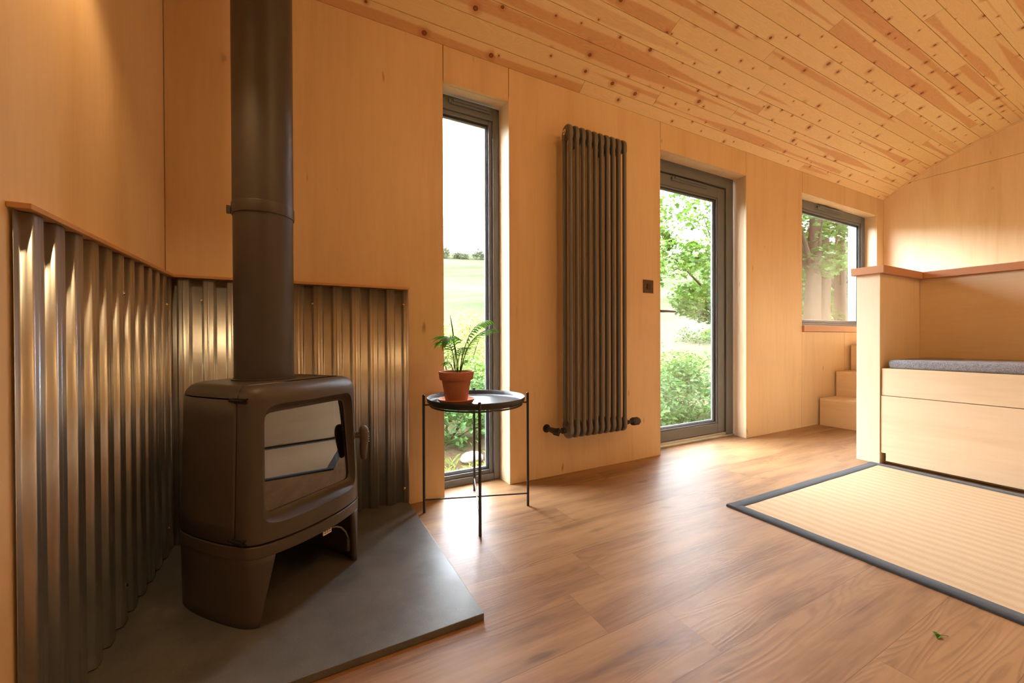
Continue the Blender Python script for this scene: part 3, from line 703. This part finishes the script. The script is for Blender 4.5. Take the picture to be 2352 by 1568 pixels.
tag(m.build('plant_saucer', SAUC, merge=True, auto=50), 'orange terracotta saucer under the potted palm on the tray table', 'saucer').location = (PX, PY, PZ)
pl = empty('potted_palm', (PX, PY, PZ+.0045), label='small green parlour palm in a terracotta pot on the tray table', cat='potted plant')
m = MB(); m.lathe([(0, .0), (.047, 0), (.049, .003), (.0665, .104), (.0745, .104), (.0760, .107), (.0805, .138), (.0795, .141), (.0745, .141), (.0735, .138), (.066, .118), (.064, .1)])
m.build('pot', TERRA, pl, merge=True, auto=45)
m = MB(); m.lathe([(.066, .116), (.05, .119), (.02, .117), (0, .12)]); m.build('soil', SOIL, pl)
PALM = m_leaf('palm_leaf_green', (66, 110, 34), (120, 168, 52), 9, .4); STEM = m_plain('palm_stem', (96, 110, 50), .5)
RV = Vector((.886, -.464, 0)); DV = Vector((.464, .886, 0)); UP = Vector((0, 0, 1))
def bez(P, k):
    P = [Vector(p) for p in P]
    while len(P) > 1: P = [a.lerp(b, k) for a, b in zip(P, P[1:])]
    return P[0]
def frond(pts, nl, l0, start=.45, droop=.35, wid=.0075, open_=1.0, seed=1):
    rnd = random.Random(seed); P = [RV*a+DV*b+UP*c for a, b, c in pts]
    stem = MB(); cs = [bez(P, k/14) for k in range(15)]; stem.tube(cs, [.0028-.0018*k/14 for k in range(15)], 6)
    so = stem.build('frond_stem', STEM, pl)
    lf = MB()
    for i in range(nl):
        k = start+(1-start)*i/(nl-1)
        p = bez(P, k); tn = (bez(P, min(1, k+.02))-bez(P, k-.02)).normalized()
        sd = tn.cross(UP); sd = sd.normalized() if sd.length > .2 else RV.copy()
        nrm = sd.cross(tn)
        for sgn in (-1, 1):
            ln = l0*(.55+.45*math.sin(math.pi*min(1, (k-start)/(1-start)*.75+.2)))*rnd.uniform(.85, 1.1)
            d = (sd*sgn*open_+tn*(.65+.5*k)+nrm*.1).normalized(); q0 = p; v = []
            K2 = 5
            for j in range(K2+1):
                w_ = wid*(math.sin(math.pi*(.12+.88*j/K2))**.7)
                wv = d.cross(nrm).normalized()
                v += [q0-wv*w_*.5, q0+nrm*w_*.12, q0+wv*w_*.5]
                d = (d-UP*droop*.22).normalized(); q0 = q0+d*ln/K2
            lf.add(v, [(3*j+e, 3*j+e+1, 3*j+e+4, 3*j+e+3) for j in range(K2) for e in (0, 1)], True)
    lf.build('leaflets', PALM, so)
zt = .118
frond([(.01, 0, zt), (.004, .0, .22), (-.006, -.01, .34), (-.05, -.06, .285)], 12, .105, .5, .9, .0085, 1.1, 1)
frond([(.012, .005, zt), (.03, 0, .24), (.055, .01, .36), (.145, .02, .375)], 14, .072, .42, 1.3, .0075, .8, 2)
frond([(.015, .0, zt), (.03, .0, .20), (.06, -.01, .32), (.165, -.02, .335)], 13, .078, .45, .9, .0075, .9, 3)
frond([(-.004, .0, zt), (-.010, .02, .22), (-.03, .03, .30), (-.085, .045, .275)], 10, .07, .45, 1.0, .007, 1.0, 4)
frond([(-.006, -.004, zt), (-.015, -.02, .17), (-.03, -.03, .20), (-.05, -.05, .18)], 7, .035, .5, 1.2, .004, .9, 5)
frond([(.018, .0, zt), (.024, -.02, .16), (.04, -.02, .20), (.045, -.02, .19)], 6, .03, .55, 1.3, .004, .9, 6)
frond([(.004, .01, zt), (.0, .03, .19), (.01, .05, .25), (.03, .07, .25)], 9, .055, .5, 1.0, .006, 1.0, 8)
m = MB(); A = [(.004, 0, zt), (-.004, .0, .22), (-.012, 0, .32), (-.028, 0, .40)]; P = [RV*a+DV*b+UP*c for a, b, c in A]
m.tube([bez(P, k/10) for k in range(11)], [.002, .002, .002, .002, .0022, .0028, .003, .003, .0025, .0018, .0005], 6); m.build('unopened_frond', PALM, pl)

# ------------------------------------------------------------------ staircase and bench
st = empty('staircase', (4.19, 1.6, 0), label='plywood box staircase climbing behind the bench end towards the side window', cat='stairs')
ys0, ys1 = 1.262-1.6, YW-.0195-1.6
xs = [0, .296, .583, .87]; zs = [.248, .481, .728, .965]
for i in range(4):
    x1_ = xs[i+1] if i < 3 else XR-.002-4.19
    z0_ = 0.0005
    m = MB(); m.box(xs[i], ys0, z0_ if i == 0 else zs[i-1]+.0005, xs[i]+.018, ys1, zs[i]-.018); m.build('riser', m_ply('birch_riser', 'y', (236, 206, 164), 11+i), st, bevel=.001)
    m = MB(); m.box(xs[i]-.001, ys0, zs[i]-.018, x1_+(.018 if i < 3 else 0), ys1, zs[i]); m.build('tread', PLYX, st, bevel=.0015)

# raised bench: arm wall, seat box, drawer, back, cap rails (one built-in unit)
bn = empty('built_in_bench', (3.22, .2, 0), label='built-in plywood bench seat with tall back and fir cap rail at the right', cat='bench')
def bb(name, b, mat, bev=.0015, par=bn):
    o = MB().box(*b).build(name, mat, par, bevel=bev); o.matrix_parent_inverse = Matrix.Translation((-3.22, -.2, 0)); return o
YE = YF+.02
PALE = m_ply('birch_plywood_bleached', 'z', (242, 220, 188), 2.2)
bb('arm_panel', (3.22, 1.136, .0005, 3.95, 1.256, 1.206), PALE)
bb('back_panel', (3.83, YE, .0005, 3.95, 1.1355, 1.206), PLYH)
capm = MB(); capm.box(3.195, 1.110, 1.2065, 3.975, 1.278, 1.254); o = capm.build('cap_rail', FIRX, bn, bevel=.0025); o.matrix_parent_inverse = Matrix.Translation((-3.22, -.2, 0))
bb('cap_rail', (3.80, YE, 1.2065, 3.975, 1.1095, 1.254), FIRY, .0025)
bb('seat_front', (3.228, YE, .437, 3.246, 1.132, .606), PLYH)
dm = MB(); prof2 = [(YE, .026), (1.108, .026), (1.108, .074), (1.133, .074), (1.133, .4335), (YE, .4335)]
v = [(3.225, y_, z_) for y_, z_ in prof2]+[(3.243, y_, z_) for y_, z_ in prof2]; k = 6
dm.add(v, [tuple(range(k))[::-1], tuple(range(k, 2*k))]+[(i, (i+1) % k, k+(i+1) % k, k+i) for i in range(k)])
o = dm.build('drawer_front', PLYH, bn, bevel=.001); o.matrix_parent_inverse = Matrix.Translation((-3.22, -.2, 0))
bb('seat_board', (3.2465, YE, .588, 3.829, 1.1355, .606), PLYH)
bb('toe_board', (3.29, YE, .0005, 3.30, 1.1355, .43), PLYH)
# seat cushion
m = MB(); m.box(3.243, YE+.01, .6065, 3.815, 1.108, .662); cu = m.build('seat_cushion', CUSH, bevel=.018, seg=4)
tag(cu, 'flat grey marl wool cushion lying on the plywood bench seat', 'cushion')
for p in cu.data.polygons: p.use_smooth = True

# ------------------------------------------------------------------ rug
rg = empty('area_rug', (1.772, 1.192, 0), math.radians(-.9), label='flat sisal rug with charcoal fabric border on the floor before the bench', cat='rug')
RW, RL, bw = 1.425, 1.9, .055
def slab(name, x0, x1, y0, y1, h, mat, seed, amp=.0015):
    nx, ny = max(2, int((x1-x0)/.03)), max(2, int((y1-y0)/.03)); v = []
    for i in range(nx+1):
        for j in range(ny+1):
            x, y = x0+(x1-x0)*i/nx, y0+(y1-y0)*j/ny; v.append((x, y, h+amp*mnoise.noise(Vector((x*4, y*4, seed)))))
    W_ = ny+1; fs = [(i*W_+j, (i+1)*W_+j, (i+1)*W_+j+1, i*W_+j+1) for i in range(nx) for j in range(ny)]
    m = MB(); m.add(v, fs, True)
    return m.build(name, mat, rg)
o = slab('woven_field', bw*.6, RW-bw*.6, -RL+bw*.6, -bw*.6, .0085, RUG, 1); mod = o.modifiers.new('s', 'SOLIDIFY'); mod.thickness = .0065; mod.offset = -1
m = MB()
def strip(x0, y0, x1, y1):
    n = max(2, int(max(x1-x0, y1-y0)/.04)); hor = (x1-x0) > (y1-y0); v = []; fs = []
    for i in range(n+1):
        k = i/n; wob = .0022*mnoise.noise(Vector((k*9*(x1-x0+y1-y0), x0*7, y0*5)))
        a, b = (y0, y1) if hor else (x0, x1); c = (x0+(x1-x0)*k) if hor else (y0+(y1-y0)*k)
        sec = [(a+.002+wob, .0005), (a+wob, .005), (a+.004+wob, .0105), ((a+b)/2, .0118+wob), (b-.003+wob, .0108), (b-wob, .005), (b-.002+wob, .0005)]
        v += [(c, s_, z_) if hor else (s_, c, z_) for s_, z_ in sec]
    for i in range(n):
        for j in range(6): fs.append((i*7+j, i*7+j+1, (i+1)*7+j+1, (i+1)*7+j))
    fs += [tuple(range(7)), tuple(range(n*7, n*7+7))]; m.add(v, fs, True)
strip(0, -RL, bw, 0); strip(RW-bw, -RL, RW, 0); strip(.003, -bw, RW-.003, -.0005); strip(.003, -RL+.0005, RW-.003, -RL+bw)
m.build('fabric_border', BORD, rg, auto=60)

m = MB(); m.add([(0, 0, .001), (.012, -.006, .004), (.024, 0, .003), (.012, .007, .006), (.03, .012, .002), (.018, .014, .005)], [(0, 1, 2, 3), (3, 2, 4, 5)]); m.tube([(.024, 0, .003), (.04, -.01, .001)], .0006, 5)
o = m.build('fallen_leaf', PALM, solid=.0004); o.location = (1.480, .403, .0004); tag(o, 'tiny curled green leaf lying on the bare floor in front of the rug', 'leaf')
# ------------------------------------------------------------------ lamps outside the frame: wall lamp, and ceiling lamps added for warm fill
def bulb_fitting(name, loc, label, direction='ceiling'):
    t = empty(name, loc, label=label, cat='lamp'); m = MB()
    m.lathe([(0, 0), (.05, 0), (.05, -.02), (.02, -.025), (.02, -.04), (0, -.04)] if direction == 'ceiling' else [(0, .04), (.03, .04), (.035, 0), (0, 0)]); m.build('fitting', BLK, t, merge=True, auto=40)
    m = MB(); m.lathe([(0, -.11), (.02, -.105), (.035, -.08), (.035, -.06), (.02, -.042), (0, -.04)]); m.build('bulb', m_emit('warm_bulb', (1, .6, .25), 6), t, merge=True)
    return t
bulb_fitting('wall_lamp', (XL+.11, 1.16, 2.03), 'small black wall lamp with warm bulb high on the left wall above the stove')
m = MB(); m.box(XL+.0005, 1.13, 2.02, XL+.02, 1.19, 2.12); m.tube([(XL+.02, 1.16, 2.05), (XL+.11, 1.16, 2.05)], .008, 10); m.lathe([(.02, .005), (.045, -.03), (.052, -.10), (.050, -.10), (.043, -.03), (.018, .003)], c=(XL+.11, 1.16, 2.04)); o = m.build('lamp_arm', BLK, bpy.data.objects['wall_lamp'], auto=40); o.matrix_parent_inverse = Matrix.Translation((-(XL+.11), -1.16, -2.03))
lamp('SPOT', 'wall_lamp_light', (XL+.11, 1.16, 1.905), 11, WARM, (math.radians(2), math.radians(2), 0), spot_size=1.75, spot_blend=.7, shadow_soft_size=.03)
for i, (x, y_) in enumerate(((1.2, -.25), (3.2, -.25))):  # unseen ceiling lamps, added as warm interior fill
    zz = zc(y_)-.012; bulb_fitting('added_fill_lamp', (x, y_, zz), 'unseen black fill lamp with a warm bulb, added above the %s half of the room' % ('stove' if i == 0 else 'bench'))
    lamp('POINT', 'added_fill_light', (x, y_, zz-.16), 9, WARM, shadow_soft_size=.05)

# ------------------------------------------------------------------ outdoors
def hprof(d):
    P = [(0, -.35), (4, -.38), (8, -.42), (14, -.30), (24, -.10), (32, -.05), (45, 2.6), (62, 7.0), (85, 14.5), (110, 23.5), (135, 31), (170, 35), (260, 37)]
    for (a, b), (c, e) in zip(P, P[1:]):
        if d <= c: k = (d-a)/(c-a); return b+(e-b)*(k*k*(3-2*k)*.4+k*.6)
    return P[-1][1]
def gz(x, y):
    d = math.hypot(x*.8, max(0, y-2)); z = hprof(d) if y > 2 else -.35
    return z+.05*mnoise.noise(Vector((x*1.3, y*1.3, 0)))+(.6 if d > 40 else 0)*mnoise.noise(Vector((x*.05, y*.05, 3)))
def m_ground():
    N = NT('meadow_and_bare_earth'); o = N.obj(); sx = N.nd('SeparateXYZ', {0: o})
    d = N.nd('VectorMath', {0: o}, operation='LENGTH').outputs['Value']
    n1 = N.noise(o, .35, 5, .6); n2 = N.noise(o, 14, 4, .7); n3 = N.noise(N.mapv(o, (.3, 1, 1)), .12, 4, .6)
    earth = N.ramp(n2, (.3, srgb(40, 30, 23)), (.5, srgb(56, 43, 33)), (.62, srgb(52, 52, 26)), (.75, srgb(76, 66, 55)))
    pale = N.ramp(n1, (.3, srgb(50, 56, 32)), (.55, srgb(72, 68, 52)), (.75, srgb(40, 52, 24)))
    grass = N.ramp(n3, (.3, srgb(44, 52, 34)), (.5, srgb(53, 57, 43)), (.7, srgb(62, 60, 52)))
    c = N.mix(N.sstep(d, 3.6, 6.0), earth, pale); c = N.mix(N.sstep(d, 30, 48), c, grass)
    N.set(color=c, rough=1.0, spec=0.0); N.bump(n2, .8, .03); return N.m
m = MB(); xs_ = [-60+5*i for i in range(13)]+[1+1.0*i for i in range(24)]+[26+6*i for i in range(45)]; ys_ = [-30, -12, -4, 0, 2.05]+[2.15+.35*i for i in range(24)]+[11+2*i for i in range(12)]+[36+6*i for i in range(38)]
def gflat(x, y): return gz(x, y) if y > 2.1 else -.35
v = [(x, y, gflat(x, y)) for x in xs_ for y in ys_]; W_ = len(ys_)
m.add(v, [(i*W_+j, (i+1)*W_+j, (i+1)*W_+j+1, i*W_+j+1) for i in range(len(xs_)-1) for j in range(W_-1)], True)
tag(m.build('ground', m_ground()), kind='structure')

def leaf_cloud(mb, rnd, centers, n, size, flat=.5, star=False, squash=1.0):
    for _ in range(n):
        c, r = centers[rnd.randrange(len(centers))]
        while True:
            q = Vector((rnd.uniform(-1, 1), rnd.uniform(-1, 1), rnd.uniform(-1, 1)))
            if q.length < 1: break
        q = q.normalized()*(q.length**.5)
        p = Vector(c)+Vector((q.x*r, q.y*r, q.z*r*squash))
        nrm = Vector((rnd.gauss(0, flat), rnd.gauss(0, flat), 1)).normalized(); a = nrm.orthogonal().normalized(); b = nrm.cross(a); t_ = rnd.uniform(0, 6.28)
        u_ = a*math.cos(t_)+b*math.sin(t_); w_ = nrm.cross(u_); s_ = size*rnd.uniform(.6, 1.25)
        if star:
            pr = [(0, 0), (.35, -.12), (.5, -.42), (.62, -.1), (1.0, 0), (.62, .1), (.5, .42), (.35, .12), (.05, .45), (-.1, .05), (-.1, -.05), (.05, -.45)]
            pr = [(.0, .0), (.1, -.5), (.38, -.2), (.62, -.42), (.62, -.14), (1, 0), (.62, .14), (.62, .42), (.38, .2), (.1, .5)]
            mb.add([p+u_*x*s_+w_*y*s_-nrm*s_*.15*(x*x+y*y) for x, y in pr], [tuple(range(len(pr)))])
        else:
            mb.add([p, p+u_*s_*.5-w_*s_*.28+nrm*s_*.05, p+u_*s_-nrm*s_*.12, p+u_*s_*.5+w_*s_*.28+nrm*s_*.05], [(0, 1, 2, 3)])
BARK = m_plain('tree_bark', (48, 40, 33), 1, 0, 0.0, .3, 12, .8)
LEAFS = [m_leaf('leaf_fresh_green', (52, 80, 26), (88, 112, 46), 2.5), m_leaf('leaf_mid_green', (34, 62, 24), (66, 94, 40), 2.5), m_leaf('leaf_dark_green', (26, 44, 16), (56, 76, 28), 1.2), m_leaf('leaf_yellow_green', (84, 98, 40), (122, 126, 72), 3.0)]  # includes a darker green for the hedge and one woodland tree
def bush(name, x, y, r, h, n, size, mat, label, cat='bush', seed=1, stems=6, group=None, dx=0.0):
    rnd = random.Random(seed); z0 = gz(x, y); t = empty(name, (x, y, z0), label=label, cat=cat, group=group)
    cs = []
    for i in range(16):
        a = rnd.uniform(0, 6.28); d = r*.75*math.sqrt(rnd.random()); zz = h*rnd.uniform(.18, .85); cs.append(((d*math.cos(a), d*math.sin(a), zz*(1-.35*d/r)), r*rnd.uniform(.22, .42)))
    m = MB(); leaf_cloud(m, rnd, cs, n, size, .55); m.build('foliage', mat, t)
    m = MB()
    for i in range(stems):
        c = cs[i][0]; m.tube([(c[0]*.15, c[1]*.15, -.03), (c[0]*.5, c[1]*.5, c[2]*.5), (c[0], c[1], c[2]*1.1)], [.012*h, .008*h, .003*h], 5)
    m.build('stems', BARK, t); return t
def tree(name, x, y, h, trunk_r, crown, n, size, mat, label, seed=1, star=True, lean=(0, 0), group=None, fork=False):
    rnd = random.Random(seed); z0 = gz(x, y); t = empty(name, (x, y, z0), label=label, cat='tree', group=group)
    m = MB(); top = (lean[0], lean[1], h*.85)
    P = [Vector((0, 0, -.1)), Vector((lean[0]*.1, lean[1]*.1, h*.2)), Vector((lean[0]*.4, lean[1]*.4, h*.5)), Vector(top)]
    m.tube([bez(P, k/10) for k in range(11)], [trunk_r*(1.25-.95*k/10) for k in range(11)], 12)
    if fork: m.tube([(0, 0, h*.12), (.25, .05, h*.3), (.5, .2, h*.55), (.9, .3, h*.8)], [trunk_r*.9, trunk_r*.75, trunk_r*.5, trunk_r*.2], 10)
    for (cx, cy, cz_), r in crown[:7]:
        b = bez(P, min(.9, max(.42, cz_/h*.8-.05))); e = Vector((cx, cy, cz_)); mid = b.lerp(e, .5)+Vector((0, 0, -.1)); m.tube([b, mid, e], [trunk_r*.35, trunk_r*.2, trunk_r*.06], 6)
    m.build('trunk', BARK, t)
    m = MB(); leaf_cloud(m, rnd, crown, n, size, .6, star, .75); m.build('foliage', mat, t); return t
HILLG = m_leaf('hill_shrub_haze_green', (66, 76, 56), (90, 98, 76), .5)  # crest foliage paled: distance haze put into the leaf colour
# planting seen through the narrow window
bush('shrub', 1.45, 4.5, .75, .85, 2600, .075, LEAFS[1], 'low leafy green shrub nearest the tall narrow window', seed=2)
bush('shrub', 2.2, 5.35, .65, 1.0, 2200, .08, LEAFS[0], 'green shrub just right of centre beyond the narrow window', seed=3)
bush('flowering_bush', 2.45, 6.9, .8, 2.0, 2300, .075, LEAFS[3], 'airy yellow-green bush seen above the tray table through the narrow window', seed=4)
bush('flowering_bush', 3.75, 9.6, 1.3, 2.2, 2400, .10, LEAFS[3], 'pale blossoming bush further off behind the shrubs in the narrow window', seed=5)
# planting below the door glass
k = 0
for (x, y_, r, h, n, mt, lb) in ((4.1, 3.6, .7, .7, 2200, 1, 'dense green ground plants low outside the glass door, left'), (5.2, 4.1, .8, .85, 2200, 1, 'dense green ground plants low outside the glass door, right'),
                              (5.2, 5.8, .85, 1.05, 2000, 0, 'wild flowering bush behind the low plants outside the glass door'), (7.2, 6.3, .9, 1.15, 2000, 0, 'taller wild bush at the right edge of the door glass')):
    bush('wild_plants', x, y_, r, h, n, .08, LEAFS[mt], lb, 'bush', seed=20+k); k += 1
def crown(rnd, c, R, n, rr): return [((c[0]+rnd.uniform(-R[0], R[0]), c[1]+rnd.uniform(-R[1], R[1]), c[2]+rnd.uniform(-R[2], R[2])), rnd.uniform(*rr)) for _ in range(n)]
rn = random.Random(5)
# sycamore hanging over the view through the door
tree('sycamore_tree', 9.6, 6.3, 6.5, .16, crown(rn, (-1.6, -.5, 3.35), (1.8, 1.0, 1.45), 32, (.32, .55)), 10500, .105, LEAFS[0], 'leafy sycamore hanging over the view through the glass door', seed=31)
# woodland seen through the side window
WL = [(10.1, 4.78, 'thick leaning trunk at the left of the side window', .17, (.75, .1), False), (13.0, 5.8, 'slim trunk in the middle of the side window', .12, (.5, .2), True), (16.2, 6.75, 'shaded trunk at the right of the side window', .20, (-.2, 0), False),
      (16.6, 10.4, 'woodland tree behind the three nearest trunks', .22, (.2, 0), False), (31.5, 17.6, 'furthest woodland tree in the side window', .28, (0, 0), False)]
for i, (x, y_, lb, tr, ln, fk) in enumerate(WL):
    cr_ = crown(rn, (.5, .7, 4.3), (1.6, 1.2, 1.5), 20, (.5, .8)) + (crown(rn, (.7, 1.4, 1.8), (1.4, .8, 1.4), 14, (.35, .7)) if i > 0 else [])
    tree('woodland_tree', x, y_, 9.0, tr, cr_, 5200, .13, LEAFS[(1, 2, 1, 0, 1)[i]], 'woodland tree, '+lb, seed=40+i, lean=ln, fork=fk)
for i, (x, y_) in enumerate(((21.5, 8.9), (29.5, 11.6), (36, 15.6), (25.5, 13.6))):
    bush('undergrowth', x, y_, (3.2, 3.2, 3.2, 2.3)[i], 7.0, 6500, .24, LEAFS[(0, 1, 0, 1)[i]], ['dense undergrowth behind the woodland trunks, nearest clump', 'dense undergrowth clump far behind the middle trunk', 'furthest dense undergrowth behind the woodland', 'undergrowth low beyond the woodland at its left'][i], seed=60+i)
# distant hedge in the door view and shrub line on the hill crest
for i in range(7):
    x = 20+i*6.6; bush('hedge', x, 28-i*1.8, 2.7, .8, 900, .3, LEAFS[2], 'field hedge crossing the meadow, section %s' % ['behind the door edge', 'left of the sycamore', 'under the sycamore', 'just right of the sycamore', 'behind the woodland edge', 'deep behind the woodland', 'at the far right end'][i], 'hedge', seed=80+i, stems=3, group='hedge across the meadow')
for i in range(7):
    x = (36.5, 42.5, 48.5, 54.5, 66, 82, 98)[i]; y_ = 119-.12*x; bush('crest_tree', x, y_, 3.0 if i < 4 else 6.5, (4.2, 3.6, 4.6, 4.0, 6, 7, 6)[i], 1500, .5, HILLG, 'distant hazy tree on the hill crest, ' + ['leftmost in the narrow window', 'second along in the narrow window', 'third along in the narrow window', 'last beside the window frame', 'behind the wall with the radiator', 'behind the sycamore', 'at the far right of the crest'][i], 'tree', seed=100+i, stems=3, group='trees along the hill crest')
# weeds and stones on the bare strip
rnd = random.Random(9); m = MB()
for _ in range(420):
    x, y_ = rnd.uniform(.3, 2.2), rnd.uniform(2.35, 3.65); z0 = gz(x, y_)
    if any(math.hypot(x-a, y_-b) < .2 for a, b in ((1.02, 2.95), (1.42, 3.55), (.75, 3.05))): continue
    for b in range(rnd.randint(3, 6)):
        a = rnd.uniform(0, 6.28); l = rnd.uniform(.04, .11); dx_, dy_ = math.cos(a)*l*.6, math.sin(a)*l*.6; wx, wy = -math.sin(a)*.006, math.cos(a)*.006
        m.add([(x-wx, y_-wy, z0-.005), (x+wx, y_+wy, z0-.005), (x+dx_+wx*.6, y_+dy_+wy*.6, z0+l*.7), (x+dx_*1.6, y_+dy_*1.6, z0+l*.8)], [(0, 1, 2, 3)])
tag(m.build('weeds', LEAFS[3]), 'scattered weeds on the bare earth outside the narrow window', 'weeds', kind='stuff')
for i, (x, y_, r) in enumerate(((1.02, 2.95, .09), (1.42, 3.55, .12), (.75, 3.05, .06))):
    m = MB(); rr = random.Random(i); bm_ = bmesh.new(); bmesh.ops.create_icosphere(bm_, subdivisions=2, radius=1)
    m.add([(v_.co.x*r*(1+.2*mnoise.noise(v_.co*1.5+Vector((i*5, 0, 0)))), v_.co.y*r*.7, v_.co.z*r*.5) for v_ in bm_.verts], [tuple(q.index for q in f_.verts) for f_ in bm_.faces], True); bm_.free()
    o = m.build('stone', STONEW); o.location = (x, y_, gz(x, y_)+r*.25); tag(o, ['pale stone nearest the narrow window', 'largest pale stone beside the green shrub', 'smallest pale stone left on the bare earth'][i], 'stone')
